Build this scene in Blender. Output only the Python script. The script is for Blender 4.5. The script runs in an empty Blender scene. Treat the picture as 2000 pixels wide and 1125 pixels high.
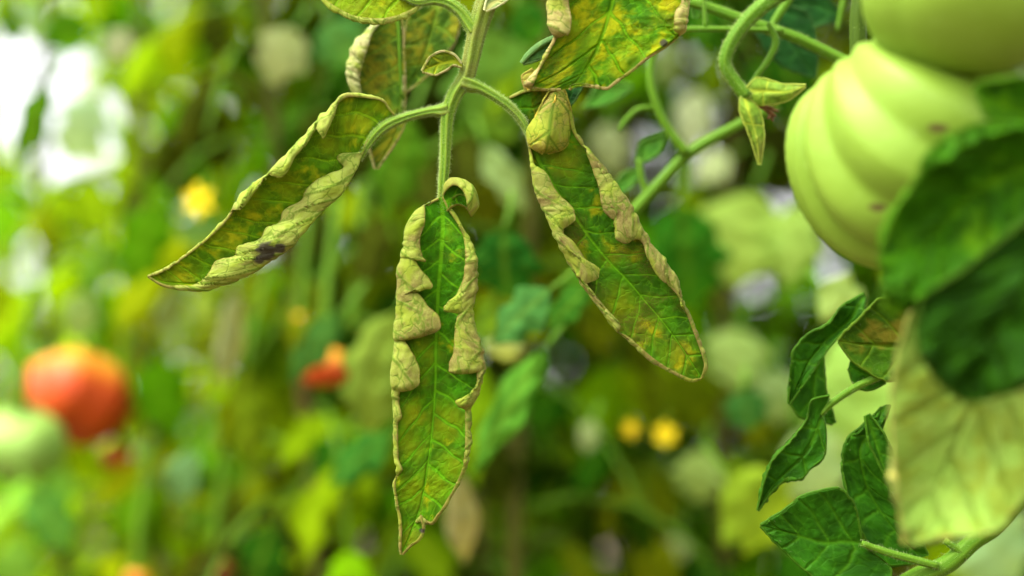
import bpy, math, random
import numpy as np
from mathutils import Vector, Matrix, Euler

# ------------------------------------------------------------------ camera, world, sun, exposure
SC = bpy.context.scene
COL = SC.collection
R = math.radians
LENS, SENSOR, FOCUS = 60.0, 36.0, 0.417
TILT = 7.0
CAMLOC = np.array([0.0, 0.0, 1.25])
FWD = np.array([0.0, math.cos(R(TILT)), math.sin(R(TILT))])
RIGHT = np.array([1.0, 0.0, 0.0])
UP = np.array([0.0, -math.sin(R(TILT)), math.cos(R(TILT))])

cd = bpy.data.cameras.new('camera')
cam = bpy.data.objects.new('camera', cd)
COL.objects.link(cam)
cam.location = CAMLOC
cam.rotation_euler = (R(90 + TILT), 0, 0)
cd.lens, cd.sensor_width = LENS, SENSOR
cd.clip_start, cd.clip_end = 0.01, 500
cd.dof.use_dof = True
cd.dof.focus_distance = FOCUS
cd.dof.aperture_fstop = 5.0
cd.dof.aperture_blades = 0
SC.camera = cam

SUN_EL, SUN_AZ = 56.0, -128.0      # azimuth measured from +Y (view direction), clockwise seen from above
w = bpy.data.worlds.new('World')
SC.world = w
w.use_nodes = True
nt = w.node_tree
nt.nodes.clear()
wo = nt.nodes.new('ShaderNodeOutputWorld')
bg = nt.nodes.new('ShaderNodeBackground')
sk = nt.nodes.new('ShaderNodeTexSky')
sk.sky_type = 'NISHITA'
sk.sun_disc = False
sk.sun_elevation = R(SUN_EL)
sk.sun_rotation = R(SUN_AZ)
sk.air_density, sk.dust_density, sk.ozone_density = 1.0, 3.5, 1.0
bg.inputs['Strength'].default_value = 0.15
hs = nt.nodes.new('ShaderNodeHueSaturation')      # thin bright cloud: a whiter sky
hs.inputs['Saturation'].default_value = 0.06
nt.links.new(sk.outputs[0], hs.inputs['Color'])
nt.links.new(hs.outputs[0], bg.inputs[0])
nt.links.new(bg.outputs[0], wo.inputs[0])

sl = bpy.data.lights.new('sun', 'SUN')
sl.energy, sl.angle, sl.color = 1.5, R(22), (1.0, 0.93, 0.80)
sun = bpy.data.objects.new('sun', sl)
COL.objects.link(sun)
sd = Vector((math.sin(R(SUN_AZ)) * math.cos(R(SUN_EL)), math.cos(R(SUN_AZ)) * math.cos(R(SUN_EL)), math.sin(R(SUN_EL))))
sun.rotation_euler = sd.to_track_quat('Z', 'Y').to_euler()

SC.view_settings.view_transform = 'Standard'
SC.view_settings.look = 'None'
SC.view_settings.gamma = 1
SC.view_settings.use_curve_mapping = False
SC.view_settings.exposure = 1.80
SC.render.engine = 'CYCLES'
SC.cycles.use_denoising = True
SC.cycles.max_bounces = 5
SC.cycles.use_adaptive_sampling, SC.cycles.adaptive_threshold = True, 0.02
SC.cycles.diffuse_bounces, SC.cycles.glossy_bounces, SC.cycles.transmission_bounces = 3, 1, 2
SC.cycles.caustics_reflective = SC.cycles.caustics_refractive = False

# ------------------------------------------------------------------ helpers
def P(px, py, D):
    """pixel (2000x1125 photo) and depth along the view axis -> a point in the place"""
    px = np.asarray(px, float); py = np.asarray(py, float); D = np.asarray(D, float)
    k = SENSOR / LENS / 2000.0
    x = (px - 1000.0) * k * D
    y = (562.5 - py) * k * D
    return CAMLOC + D[..., None] * FWD + x[..., None] * RIGHT + y[..., None] * UP

def proj(p):
    v = np.asarray(p) - CAMLOC
    d = v @ FWD
    k = SENSOR / LENS / 2000.0
    return 1000 + (v @ RIGHT) / d / k, 562.5 - (v @ UP) / d / k, d

def MM(D):            # metres per photo pixel at depth D
    return SENSOR / LENS / 2000.0 * D

def tag(o, label=None, cat=None, group=None, kind=None):
    if label: o['label'] = label
    if cat: o['category'] = cat
    if group: o['group'] = group
    if kind: o['kind'] = kind
    return o

def empty(name, loc):
    o = bpy.data.objects.new(name, None)
    o.location = Vector(loc)
    COL.objects.link(o)
    return o

def link(name, me, mat=None, parent=None):
    o = bpy.data.objects.new(name, me)
    if mat and not me.materials: me.materials.append(mat)
    COL.objects.link(o)
    if parent:
        o.parent = parent
        bpy.context.view_layer.update() if False else None
        o.matrix_parent_inverse = world_of(parent).inverted()
    return o

def world_of(o):
    m = o.matrix_basis.copy()
    if o.parent: m = world_of(o.parent) @ o.matrix_parent_inverse @ m
    return m

def mesh_np(name, V, F, attrs=None, smooth=True):
    """V (n,3); F list of faces or (m,4)/(m,3) int array; attrs {name: (type, array)}"""
    me = bpy.data.meshes.new(name)
    V = np.ascontiguousarray(V, dtype=np.float32)
    if isinstance(F, np.ndarray):
        m, k = F.shape
        me.vertices.add(len(V)); me.vertices.foreach_set('co', V.ravel())
        me.loops.add(m * k); me.loops.foreach_set('vertex_index', F.astype(np.int32).ravel())
        me.polygons.add(m)
        me.polygons.foreach_set('loop_start', np.arange(0, m * k, k, dtype=np.int32))
        me.update(calc_edges=True)
    else:
        me.from_pydata(V.tolist(), [], F)
    if smooth:
        me.polygons.foreach_set('use_smooth', np.ones(len(me.polygons), dtype=bool))
    for n, (t, a) in (attrs or {}).items():
        at = me.attributes.new(n, t, 'POINT')
        at.data.foreach_set('vector' if t == 'FLOAT_VECTOR' else 'value', np.ascontiguousarray(a, dtype=np.float32).ravel())
    me.validate()
    me.update()
    return me

def pchip(kx, y, q):
    """monotone cubic through (kx, y[n,d]) at q"""
    kx = np.asarray(kx, float); y = np.asarray(y, float)
    if y.ndim == 1: y = y[:, None]
    h = np.diff(kx); dl = np.diff(y, axis=0) / h[:, None]
    n = len(kx)
    m = np.zeros_like(y)
    if n > 2:
        a, b = dl[:-1], dl[1:]
        w1 = (2 * h[1:] + h[:-1])[:, None]; w2 = (h[1:] + 2 * h[:-1])[:, None]
        ok = a * b > 0
        with np.errstate(divide='ignore', invalid='ignore'):
            hm = (w1 + w2) / (w1 / a + w2 / b)
        m[1:-1] = np.where(ok, hm, 0)
        m[0] = dl[0]; m[-1] = dl[-1]
    else:
        m[:] = dl[0]
    q = np.clip(q, kx[0], kx[-1])
    i = np.clip(np.searchsorted(kx, q, side='right') - 1, 0, n - 2)
    t = ((q - kx[i]) / h[i])[:, None]
    hh = h[i][:, None]
    return ((2*t**3 - 3*t**2 + 1) * y[i] + (t**3 - 2*t**2 + t) * hh * m[i] + (-2*t**3 + 3*t**2) * y[i+1] + (t**3 - t**2) * hh * m[i+1])

def catmull(kx, y, q):
    kx = np.asarray(kx, float); y = np.asarray(y, float)
    n = len(kx)
    m = np.zeros_like(y)
    m[1:-1] = (y[2:] - y[:-2]) / (kx[2:] - kx[:-2])[:, None]
    m[0] = (y[1] - y[0]) / (kx[1] - kx[0]); m[-1] = (y[-1] - y[-2]) / (kx[-1] - kx[-2])
    q = np.clip(q, kx[0], kx[-1])
    i = np.clip(np.searchsorted(kx, q, side='right') - 1, 0, n - 2)
    hh = (kx[i+1] - kx[i])[:, None]
    t = ((q - kx[i]) / hh[:, 0])[:, None]
    return ((2*t**3 - 3*t**2 + 1) * y[i] + (t**3 - 2*t**2 + t) * hh * m[i] + (-2*t**3 + 3*t**2) * y[i+1] + (t**3 - t**2) * hh * m[i+1])

def nrm(v):
    return v / np.maximum(np.linalg.norm(v, axis=-1, keepdims=True), 1e-12)

def vnoise(p, seed=0):
    """cheap smooth value noise on (...,2 or 3) points, -1..1"""
    p = np.asarray(p, float)
    d = p.shape[-1]
    i = np.floor(p).astype(np.int64); f = p - i
    f = f * f * (3 - 2 * f)
    out = 0
    for c in range(2 ** d):
        o = np.array([(c >> a) & 1 for a in range(d)])
        q = i + o
        h = q[..., 0] * 374761393 + q[..., 1] * 668265263 + (q[..., 2] * 2147483647 if d > 2 else 0) + seed * 1442695041
        h = (h ^ (h >> 13)) * 1274126177
        h = (h ^ (h >> 16)) & 0xFFFFFF
        wgt = np.prod(np.where(o, f, 1 - f), axis=-1)
        out = out + wgt * (h / 0x7FFFFF - 1.0)
    return out

# ------------------------------------------------------------------ materials
def new_mat(name):
    m = bpy.data.materials.new(name)
    m.use_nodes = True
    m.node_tree.nodes.clear()
    return m, m.node_tree

class NB:
    def __init__(s, nt): s.nt = nt
    def n(s, t, **kw):
        x = s.nt.nodes.new(t)
        for k, v in kw.items():
            if k.startswith('i_'):
                x.inputs[k[2:].replace('_', ' ')].default_value = v
            else: setattr(x, k, v)
        return x
    def l(s, a, b): s.nt.links.new(a, b)
    def attr(s, name, vec=False):
        x = s.n('ShaderNodeAttribute', attribute_name=name)
        return x.outputs['Vector'] if vec else x.outputs['Fac']
    def noise(s, vec, scale, detail=3, rough=0.55, dist=0.0):
        x = s.n('ShaderNodeTexNoise', noise_dimensions='3D')
        x.inputs['Scale'].default_value = scale; x.inputs['Detail'].default_value = detail
        x.inputs['Roughness'].default_value = rough; x.inputs['Distortion'].default_value = dist
        if vec is not None: s.l(vec, x.inputs['Vector'])
        return x.outputs['Fac']
    def rng(s, v, a, b, c=0.0, d=1.0):
        x = s.n('ShaderNodeMapRange', interpolation_type='SMOOTHSTEP')
        x.inputs[1].default_value, x.inputs[2].default_value = a, b
        x.inputs[3].default_value, x.inputs[4].default_value = c, d
        s.l(v, x.inputs[0])
        return x.outputs[0]
    def math(s, op, a, b=None, clamp=False):
        x = s.n('ShaderNodeMath', operation=op, use_clamp=clamp)
        for i, v in ((0, a), (1, b)):
            if v is None: continue
            if isinstance(v, (int, float)): x.inputs[i].default_value = v
            else: s.l(v, x.inputs[i])
        return x.outputs[0]
    def mix(s, fac, a, b, mode='MIX'):
        x = s.n('ShaderNodeMix', data_type='RGBA', blend_type=mode)
        for sock, v in ((x.inputs[0], fac), (x.inputs[6], a), (x.inputs[7], b)):
            if isinstance(v, (int, float)): sock.default_value = v
            elif isinstance(v, tuple): sock.default_value = (*v, 1.0)
            else: s.l(v, sock)
        return x.outputs[2]
    def bump(s, h, strength, dist):
        x = s.n('ShaderNodeBump')
        x.inputs['Strength'].default_value = strength; x.inputs['Distance'].default_value = dist
        s.l(h, x.inputs['Height'])
        return x.outputs[0]
    def out(s, col, rough=0.5, transl=0.0, tcol=None, bump=None, spec=0.4, sheen=0.0, sss=0.0, coat=0.0):
        o = s.n('ShaderNodeOutputMaterial')
        b = s.n('ShaderNodeBsdfPrincipled')
        if isinstance(col, tuple): b.inputs['Base Color'].default_value = (*col, 1)
        else: s.l(col, b.inputs['Base Color'])
        if isinstance(rough, (int, float)): b.inputs['Roughness'].default_value = rough
        else: s.l(rough, b.inputs['Roughness'])
        b.inputs['Specular IOR Level'].default_value = spec
        if sheen:
            b.inputs['Sheen Weight'].default_value = sheen
            b.inputs['Sheen Roughness'].default_value = 0.4
            b.inputs['Sheen Tint'].default_value = (0.9, 1.0, 0.7, 1)
        if coat:
            b.inputs['Coat Weight'].default_value = coat; b.inputs['Coat Roughness'].default_value = 0.2
        if sss:
            b.inputs['Subsurface Weight'].default_value = sss
            b.inputs['Subsurface Radius'].default_value = (0.6, 1.0, 0.15)
            b.inputs['Subsurface Scale'].default_value = 0.004
        if bump is not None: s.l(bump, b.inputs['Normal'])
        if transl > 0:
            t = s.n('ShaderNodeBsdfTranslucent')
            tc = tcol if tcol is not None else col
            if isinstance(tc, tuple): t.inputs['Color'].default_value = (*tc, 1)
            else: s.l(tc, t.inputs['Color'])
            mx = s.n('ShaderNodeMixShader')
            mx.inputs[0].default_value = transl
            s.l(b.outputs[0], mx.inputs[1]); s.l(t.outputs[0], mx.inputs[2])
            s.l(mx.outputs[0], o.inputs['Surface'])
        else:
            s.l(b.outputs[0], o.inputs['Surface'])

def sick_leaf_mat(name, green, yellow, brown=0.5, yel=0.5, seed=0.0, under=(0.50, 0.55, 0.22), dust=(0.36, 0.27, 0.12), tan=0.5, transl=0.2, uvein=0.85, tvein=0.5, grain=(0.40, 0.38, 0.13)):
    """diseased tomato leaflet: green along the veins, yellow between, brown dust; pale underside with green veins"""
    m, t = new_mat(name); b = NB(t)
    lc = b.attr('lc', True)
    mp = b.n('ShaderNodeMapping'); mp.inputs['Location'].default_value = (seed, seed * 1.7, seed * 0.3)
    b.l(lc, mp.inputs['Vector']); v = mp.outputs[0]
    vein, und, edge, spot, yl = b.attr('vein'), b.attr('under'), b.attr('edge'), b.attr('spot'), b.attr('yel')
    # network of fine veins
    vo = b.n('ShaderNodeTexVoronoi', feature='DISTANCE_TO_EDGE'); vo.inputs['Scale'].default_value = 2.5
    wob = b.n('ShaderNodeTexNoise'); wob.inputs['Scale'].default_value = 4.0; b.l(v, wob.inputs['Vector'])
    wv = b.n('ShaderNodeVectorMath', operation='MULTIPLY_ADD'); b.l(wob.outputs['Color'], wv.inputs[0]); wv.inputs[1].default_value = (0.30,) * 3; b.l(v, wv.inputs[2])
    b.l(wv.outputs[0], vo.inputs['Vector'])
    fine = b.rng(vo.outputs['Distance'], 0.0, 0.06, 1.0, 0.0)
    allv = b.math('MAXIMUM', vein, b.math('MULTIPLY', fine, 0.55))
    # upper side
    n1 = b.noise(v, 1.7, 3, 0.6, 0.3)
    n2 = b.noise(v, 3.2, 3, 0.6)
    inter = b.rng(vein, 0.02, 0.5, 1.0, 0.0)
    yfac = b.math('ADD', b.math('MULTIPLY', b.rng(b.math('ADD', b.math('MULTIPLY', n1, 0.7), b.math('MULTIPLY', n2, 0.3)), 0.62 - 0.25 * yel, 0.78 - 0.25 * yel), 0.85), b.math('MULTIPLY', yl, 0.6), True)
    yfac = b.math('MULTIPLY', yfac, b.math('ADD', b.math('MULTIPLY', inter, 0.75), 0.25), True)
    gcol = b.mix(b.rng(n2, 0.35, 0.7), tuple(c * 0.62 for c in green), tuple(c * 1.25 for c in green))
    top = b.mix(yfac, gcol, yellow)
    ochre = b.rng(b.noise(v, 2.3, 2, 0.5), 0.60, 0.74)
    top = b.mix(b.math('MULTIPLY', b.math('MULTIPLY', ochre, yfac), 0.12), top, (0.40, 0.24, 0.010))
    fineg = b.noise(v, 34, 2, 0.7)
    bp = b.rng(b.noise(v, 0.85, 4, 0.6, 0.5), 0.60 - 0.16 * brown, 0.72 - 0.10 * brown)
    bs = b.math('MULTIPLY', bp, b.rng(fineg, 0.38, 0.62))
    top = b.mix(b.math('MULTIPLY', bs, 0.85 * min(1, brown + 0.25)), top, (0.10, 0.080, 0.010))
    top = b.mix(b.math('MULTIPLY', b.rng(allv, 0.25, 0.9), tvein), top, tuple(c * k for c, k in zip(green, (4.2, 2.6, 2.6))))
    top = b.mix(b.math('MULTIPLY', b.rng(edge, 0.6, 1.0), 0.5), top, (0.22, 0.22, 0.02))
    # underside
    u1 = b.noise(v, 1.6, 3, 0.6)
    ucol = b.mix(b.math('MULTIPLY', b.rng(u1, 0.40, 0.62), tan), under, dust)
    ucol = b.mix(b.math('MULTIPLY', b.rng(fineg, 0.42, 0.62), 0.26), ucol, grain)
    ucol = b.mix(b.math('MULTIPLY', b.math('MULTIPLY', b.rng(b.noise(v, 22, 2, 0.6), 0.50, 0.66), b.rng(u1, 0.38, 0.58)), 0.5 * tan), ucol, (0.13, 0.09, 0.03))
    ucol = b.mix(b.math('MULTIPLY', b.rng(b.noise(v, 1.9, 3, 0.6), 0.46, 0.64), 0.8), ucol, (0.25, 0.33, 0.025))
    ucol = b.mix(b.math('MULTIPLY', b.rng(b.math('MAXIMUM', vein, b.math('MULTIPLY', fine, 0.62)), 0.05, 0.8), uvein), ucol, (0.10, 0.19, 0.012))
    ucol = b.mix(b.math('MULTIPLY', b.rng(edge, 0.6, 1.0), 0.5), ucol, (0.17, 0.10, 0.025))
    col = b.mix(und, top, ucol)
    sp = b.math('MULTIPLY', spot, b.rng(fineg, 0.25, 0.6, 0.65, 1.0))
    col = b.mix(b.math('MULTIPLY', b.rng(sp, 0.05, 0.6), 0.9), col, (0.045, 0.034, 0.034))
    hgt = b.math('ADD', b.math('MULTIPLY', fineg, 0.6), b.math('MULTIPLY', b.noise(v, 14, 2), 0.6))
    hgt = b.math('SUBTRACT', hgt, b.math('MULTIPLY', fine, 0.5))
    tcol = b.mix(0.5, col, tuple(min(1, c * 1.5) for c in yellow))
    b.out(col, 0.62, transl, tcol, b.bump(hgt, 0.55, 0.0003), spec=0.07, sheen=0.0)
    return m

def green_leaf_mat(name, green, seed=0.0, transl=0.22, yellow=None, ymix=0.0, bumpy=0.4, spec=0.08):
    """healthy hero leaf with lc / vein / edge attributes"""
    m, t = new_mat(name); b = NB(t)
    mp = b.n('ShaderNodeMapping'); mp.inputs['Location'].default_value = (seed, seed * 1.7, seed * 0.3)
    b.l(b.attr('lc', True), mp.inputs['Vector']); v = mp.outputs[0]
    vein, edge, und = b.attr('vein'), b.attr('edge'), b.attr('under')
    vo = b.n('ShaderNodeTexVoronoi', feature='DISTANCE_TO_EDGE'); vo.inputs['Scale'].default_value = 3.6
    b.l(v, vo.inputs['Vector'])
    fine = b.rng(vo.outputs['Distance'], 0.0, 0.06, 1.0, 0.0)
    n2 = b.noise(v, 2.4, 3, 0.6)
    col = b.mix(b.rng(n2, 0.3, 0.7), tuple(c * 0.65 for c in green), tuple(c * 1.35 for c in green))
    if yellow:
        col = b.mix(b.math('MULTIPLY', b.rng(b.noise(v, 1.2, 3), 0.62 - 0.3 * ymix, 0.78 - 0.3 * ymix), min(1, 0.4 + ymix)), col, yellow)
    col = b.mix(b.math('MULTIPLY', b.math('MAXIMUM', vein, b.math('MULTIPLY', fine, 0.3)), 0.6), col, tuple(min(1, c * k) for c, k in zip(green, (3.5, 2.3, 2.2))))
    col = b.mix(b.math('MULTIPLY', b.rng(edge, 0.7, 1.0), 0.25), col, (0.14, 0.15, 0.02))
    col = b.mix(b.math('MULTIPLY', und, 0.5), col, tuple(min(1, c * k) for c, k in zip(green, (2.6, 1.7, 3.0))))
    h = b.math('SUBTRACT', b.noise(v, 20, 3), b.math('MULTIPLY', fine, 0.5))
    b.out(col, 0.5, transl, b.mix(0.5, col, (0.25, 0.45, 0.02)), b.bump(h, bumpy, 0.0004), spec=spec, sheen=0.0)
    return m

def stem_mat(name, c1, c2, tinge=None, scale=60):
    m, t = new_mat(name); b = NB(t)
    tc = b.n('ShaderNodeTexCoord')
    lc = b.attr('lc', True)          # (along, around, 0) in cm
    mp = b.n('ShaderNodeMapping'); mp.inputs['Scale'].default_value = (0.5, 3.0, 1.0); b.l(lc, mp.inputs['Vector'])
    st = b.noise(mp.outputs[0], 3.0, 3, 0.6)
    col = b.mix(b.math('ADD', b.math('MULTIPLY', b.rng(st, 0.3, 0.7), 0.5), b.math('MULTIPLY', b.attr('ridge'), 0.5)), c1, c2)
    if tinge:
        col = b.mix(b.math('MULTIPLY', b.rng(b.noise(tc.outputs['Object'], scale, 2), 0.52, 0.72), 0.6), col, tinge)
    f = b.noise(tc.outputs['Object'], 1800, 2)
    b.out(col, 0.5, 0.0, None, b.bump(b.math('ADD', f, st), 0.35, 0.0003), spec=0.10, sheen=0.0)
    return m

def plain_leaf_mat(name):
    """background leaves: each one's own colour comes from the object"""
    m, t = new_mat(name); b = NB(t)
    oi = b.n('ShaderNodeObjectInfo')
    tc = b.n('ShaderNodeTexCoord')
    n = b.noise(tc.outputs['Object'], 3.0, 3, 0.6)
    dark = b.mix(1.0, oi.outputs['Color'], (0.62, 0.68, 0.55), 'MULTIPLY')
    col = b.mix(b.rng(n, 0.32, 0.68), dark, oi.outputs['Color'])
    vein = b.attr('vein')
    col = b.mix(b.math('MULTIPLY', vein, 0.45), col, b.mix(0.4, oi.outputs['Color'], (0.35, 0.50, 0.03)))
    b.out(col, 0.62, 0.38, b.mix(1.0, col, (1.5, 1.3, 0.5), 'MULTIPLY'), spec=0.0)
    return m

def simple_mat(name, col, rough=0.5, var=0.25, scale=40, transl=0.0, sss=0.0, coat=0.0, spec=0.4):
    m, t = new_mat(name); b = NB(t)
    tc = b.n('ShaderNodeTexCoord')
    n = b.noise(tc.outputs['Object'], scale, 4)
    c = b.mix(b.rng(n, 0.3, 0.7), tuple(x * (1 - var) for x in col), tuple(min(1, x * (1 + var)) for x in col))
    b.out(c, rough, transl, None, b.bump(n, 0.2, 0.001), spec=spec, sss=sss, coat=coat)
    return m

def tomato_mat(name, body, shoulder, sh0=0.2, sh1=0.6, rough=0.5):
    m, t = new_mat(name); b = NB(t)
    ax, cr = b.attr('axis'), b.attr('crease')
    tc = b.n('ShaderNodeTexCoord')
    n = b.noise(tc.outputs['Object'], 55, 4, 0.6, 0.4)
    n2 = b.noise(tc.outputs['Object'], 420, 2)
    f = b.rng(b.math('ADD', ax, b.math('MULTIPLY', b.math('SUBTRACT', n, 0.5), 0.5)), sh0, sh1)
    c = b.mix(f, body, shoulder)
    c = b.mix(b.rng(n, 0.3, 0.75, 0.0, 0.35), c, tuple(min(1, x * 1.35 + 0.02) for x in body))
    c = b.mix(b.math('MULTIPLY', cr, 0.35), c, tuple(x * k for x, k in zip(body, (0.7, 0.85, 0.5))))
    c = b.mix(b.rng(n2, 0.62, 0.75, 0.0, 0.2), c, tuple(min(1, x * 1.3 + 0.08) for x in body))
    c = b.mix(b.rng(b.attr('spot'), 0.3, 0.9), c, (0.10, 0.075, 0.02))
    b.out(c, rough, 0.0, None, b.bump(b.math('ADD', n2, n), 0.1, 0.0006), spec=0.3, coat=0.0)
    return m

# ------------------------------------------------------------------ rolled leaflet from stations
def curve(lst, D0, q, fn=pchip):
    a = np.array([c[:3] for c in lst], float)
    xy = fn(a[:, 0], a[:, 1:3], q)
    dz = np.array([(c[3] if len(c) > 3 else 0.0) for c in lst], float)
    d = fn(a[:, 0], dz[:, None], q)[:, 0] * 0.001 + D0       # offsets in mm, + is away from the camera
    return xy[:, 0], xy[:, 1], d

def leaflet(name, parent, D0, M, SL, SR, EL=None, ER=None, rows=280, th=0.00032, rmax=0.0026, mat=None, seed=1,
            spots=(), yel=(), cup=0.0015, pucker=0.00028, vs=(0.0068, 0.75), veinw=0.00030, tmat=None, jag=0.00025, flat=34, lift=0.0006, wave=0.0006, midrib=0.0007, hairs=0, label=None, flip=False):
    rng = np.random.RandomState(seed)
    k1 = M[-1][0]
    q = np.linspace(M[0][0], k1, rows)
    mx, my, md = curve(M, D0, q)
    Mp = P(mx, my, md)
    NV = nrm(CAMLOC - Mp)
    tang = nrm(np.gradient(Mp, axis=0))
    arc = np.concatenate([[0], np.cumsum(np.linalg.norm(np.diff(Mp, axis=0), axis=1))])
    sides = []
    for si, (S, E) in enumerate(((SL, EL), (SR, ER))):
        sx, sy, sdp = curve(S, D0, q)
        Sp = P(sx, sy, sdp)
        wid = np.linalg.norm(Sp - Mp, axis=1, keepdims=True)
        u = nrm(Sp - Mp)
        jg = jag * vnoise(np.stack([arc * 900, np.full(rows, seed * 3.1 + si)], -1), seed)
        Sp = Sp + u * jg[:, None] * np.minimum(1, wid / 0.004)
        if E is not None:
            ex, ey, ed = curve(E, D0, q)
            Ep = P(ex, ey, ed)
            dv = Ep - Sp
            dl = np.linalg.norm(dv, axis=1, keepdims=True)
        else:
            dv = -u * 0.00012; dl = np.full((rows, 1), 0.00012)
        lip = 0.00016 if E is not None else 0.00012
        small = dl < lip
        dv = np.where(small, -u * np.minimum(lip, 0.4 * wid), dv)
        dl = np.linalg.norm(dv, axis=1, keepdims=True)
        v = dv / np.maximum(dl, 1e-9)
        Lmax = np.full_like(dl, rmax)
        r = np.minimum(np.minimum(Lmax, dl * 0.48), wid * 0.45 + 1e-6)
        rs = r.copy()                                             # smooth the radius along the leaf
        for _ in range(3):
            rs[1:-1] = (rs[:-2] + rs[1:-1] * 2 + rs[2:]) / 4
        r = np.minimum(rs, dl * 0.5)
        base = cup * np.minimum(1, wid / 0.012)
        pts = []; bb = []; eg = []
        for j in range(1, flat + 1):                              # blade from midrib to the roll
            x = j / flat
            xx = x * (wid - r)
            z = base * x * x
            pts.append(Mp + u * xx + NV * z); bb.append(xx[:, 0]); 
        n1 = 7
        for j in range(1, n1 + 1):
            a = math.pi / 2 * j / n1
            pts.append(Sp - u * r * (1 - math.sin(a)) + NV * (base + r * (1 - math.cos(a)))); bb.append((wid - r + r * a)[:, 0])
        for j in range(1, n1 + 1):
            a = math.pi / 2 * (1 + j / n1)
            pts.append(Sp + v * r * (1 - math.sin(a)) + NV * (base + r * (1 - math.cos(a)))); bb.append((wid - r + r * a)[:, 0])
        n2 = 16 if E is not None else 2
        rest = np.maximum(dl - r, 1e-6)
        for j in range(1, n2 + 1):
            x = j / n2
            arch = np.sin(x * math.pi) * rest * 0.10
            pts.append(Sp + v * (r + rest * x) + NV * (base + 2 * r + arch + lift * x * np.minimum(1, rest / 0.004) * (1 - 1.6 * x))); bb.append((wid - r + r * math.pi + rest * x)[:, 0])
        lm = np.concatenate([np.full((rows, flat), 1.0), np.repeat(0.22 * r + 0.00002 + 0.06 * np.maximum(dl - 0.002, 0), 2 * n1 + n2, 1)], 1)
        sides.append((np.stack(pts, 1), np.stack(bb, 1), lm))
    L, Rr = sides
    G = np.concatenate([L[0][:, ::-1], Mp[:, None], Rr[0]], 1)
    B = np.concatenate([-L[1][:, ::-1], np.zeros((rows, 1)), Rr[1]], 1)
    A = np.repeat(arc[:, None], G.shape[1], 1)
    nc = G.shape[1]
    # veins in flattened coordinates
    ab = np.abs(B)
    total = arc[-1]
    vein = np.zeros_like(B)
    for sgn in (-1, 1):
        pos = []; a0 = vs[0] * (0.3 + 0.4 * rng.rand())
        while a0 < total:
            pos.append(a0); a0 += vs[0] * (0.75 + 0.5 * rng.rand())
        if not pos: continue
        pos = np.array(pos)
        qq = A - vs[1] * ab - 6.0 * np.minimum(ab, 0.012) * ab * vs[1] + 0.0006 * vnoise(np.stack([A * 300, B * 300], -1), seed + 5)
        dist = np.min(np.abs(qq[..., None] - pos), axis=-1) / math.hypot(1, vs[1])
        wv = veinw * np.clip(1.15 - ab / 0.026, 0.35, 1)
        vv = np.exp(-(dist / wv) ** 2) * np.clip(1.1 - ab / 0.05, 0.4, 1)
        vein = np.where(B * sgn > 0, np.maximum(vein, vv), vein)
    mw = np.clip(midrib * (1.05 - A / total), 0.00018, 1)
    vein = np.maximum(vein, np.exp(-(B / mw) ** 2))
    # relief
    di = np.gradient(G, axis=0); dj = np.gradient(G, axis=1)
    N = nrm(np.cross(di, dj))
    if np.sum(N[:, nc // 2] * NV) < 0: N = -N
    soft = np.clip(1 - vein * 1.5, 0, 1)
    rel = pucker * soft * (0.5 + 0.5 * vnoise(np.stack([A * 260, B * 260], -1), seed + 2)) + wave * vnoise(np.stack([A * 75, B * 75], -1), seed + 9) + 0.00010 * vnoise(np.stack([A * 1100, B * 1100], -1), seed + 3)
    crk = np.clip((ab - 0.004) / 0.006, 0, 1)
    rel = rel + crk * (0.00010 * vnoise(np.stack([A * 900, B * 900], -1), seed + 21) - 0.00010 * vein)
    rel = rel - 0.00018 * np.exp(-(B / (mw * 1.6)) ** 2)
    LM = np.concatenate([L[2][:, ::-1], np.ones((rows, 1)), Rr[2]], 1)
    rel = np.clip(rel, -LM, LM)
    fade = np.minimum(1, np.minimum(A, total - A) / 0.004)
    G = G + N * (rel * fade)[..., None]
    di = np.gradient(G, axis=0); dj = np.gradient(G, axis=1)
    N2 = nrm(np.cross(di, dj))
    if np.sum(N2[:, nc // 2] * NV) < 0: N2 = -N2
    Bk = G - N2 * th
    eL, eR = B[:, :1], B[:, -1:]
    edge = np.clip(1 - np.minimum(np.abs(B - eL), np.abs(B - eR)) / 0.0010, 0, 1)
    spot = np.zeros_like(B); yl = np.zeros_like(B)
    px, py, _ = proj(G.reshape(-1, 3)); px = px.reshape(B.shape); py = py.reshape(B.shape)
    jit = 10 * vnoise(np.stack([A * 380, B * 380], -1), seed + 7) + 6 * vnoise(np.stack([A * 1100, B * 1100], -1), seed + 8)
    for (x, y, rr) in spots:
        dd = np.hypot(px - x, py - y) + jit * rr / 32
        spot = np.maximum(spot, np.clip(1.35 - dd / rr, 0, 1) ** 1.2)
    for (x, y, rr, a) in yel:
        dd = np.hypot(px - x, py - y) + jit
        yl = np.maximum(yl, a * np.exp(-(dd / rr) ** 2))
    n = rows * nc
    idx = np.arange(n).reshape(rows, nc)
    f = np.stack([idx[:-1, :-1], idx[1:, :-1], idx[1:, 1:], idx[:-1, 1:]], -1).reshape(-1, 4)
    # orientation: make the upper faces look along N
    a, b_, c = G.reshape(-1, 3)[f[len(f) // 2][0]], G.reshape(-1, 3)[f[len(f) // 2][1]], G.reshape(-1, 3)[f[len(f) // 2][2]]
    if np.dot(np.cross(b_ - a, c - a), N2.reshape(-1, 3)[f[len(f) // 2][0]]) < 0: f = f[:, ::-1]
    fb = f[:, ::-1] + n
    rim = []
    for e in (idx[:, 0], idx[:, -1], idx[0, :], idx[-1, :]):
        rim.append(np.stack([e[:-1], e[1:], e[1:] + n, e[:-1] + n], -1))
    rim = np.concatenate(rim)
    V = np.concatenate([G.reshape(-1, 3), Bk.reshape(-1, 3)])
    two = lambda z: np.concatenate([z.ravel(), z.ravel()])
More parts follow.
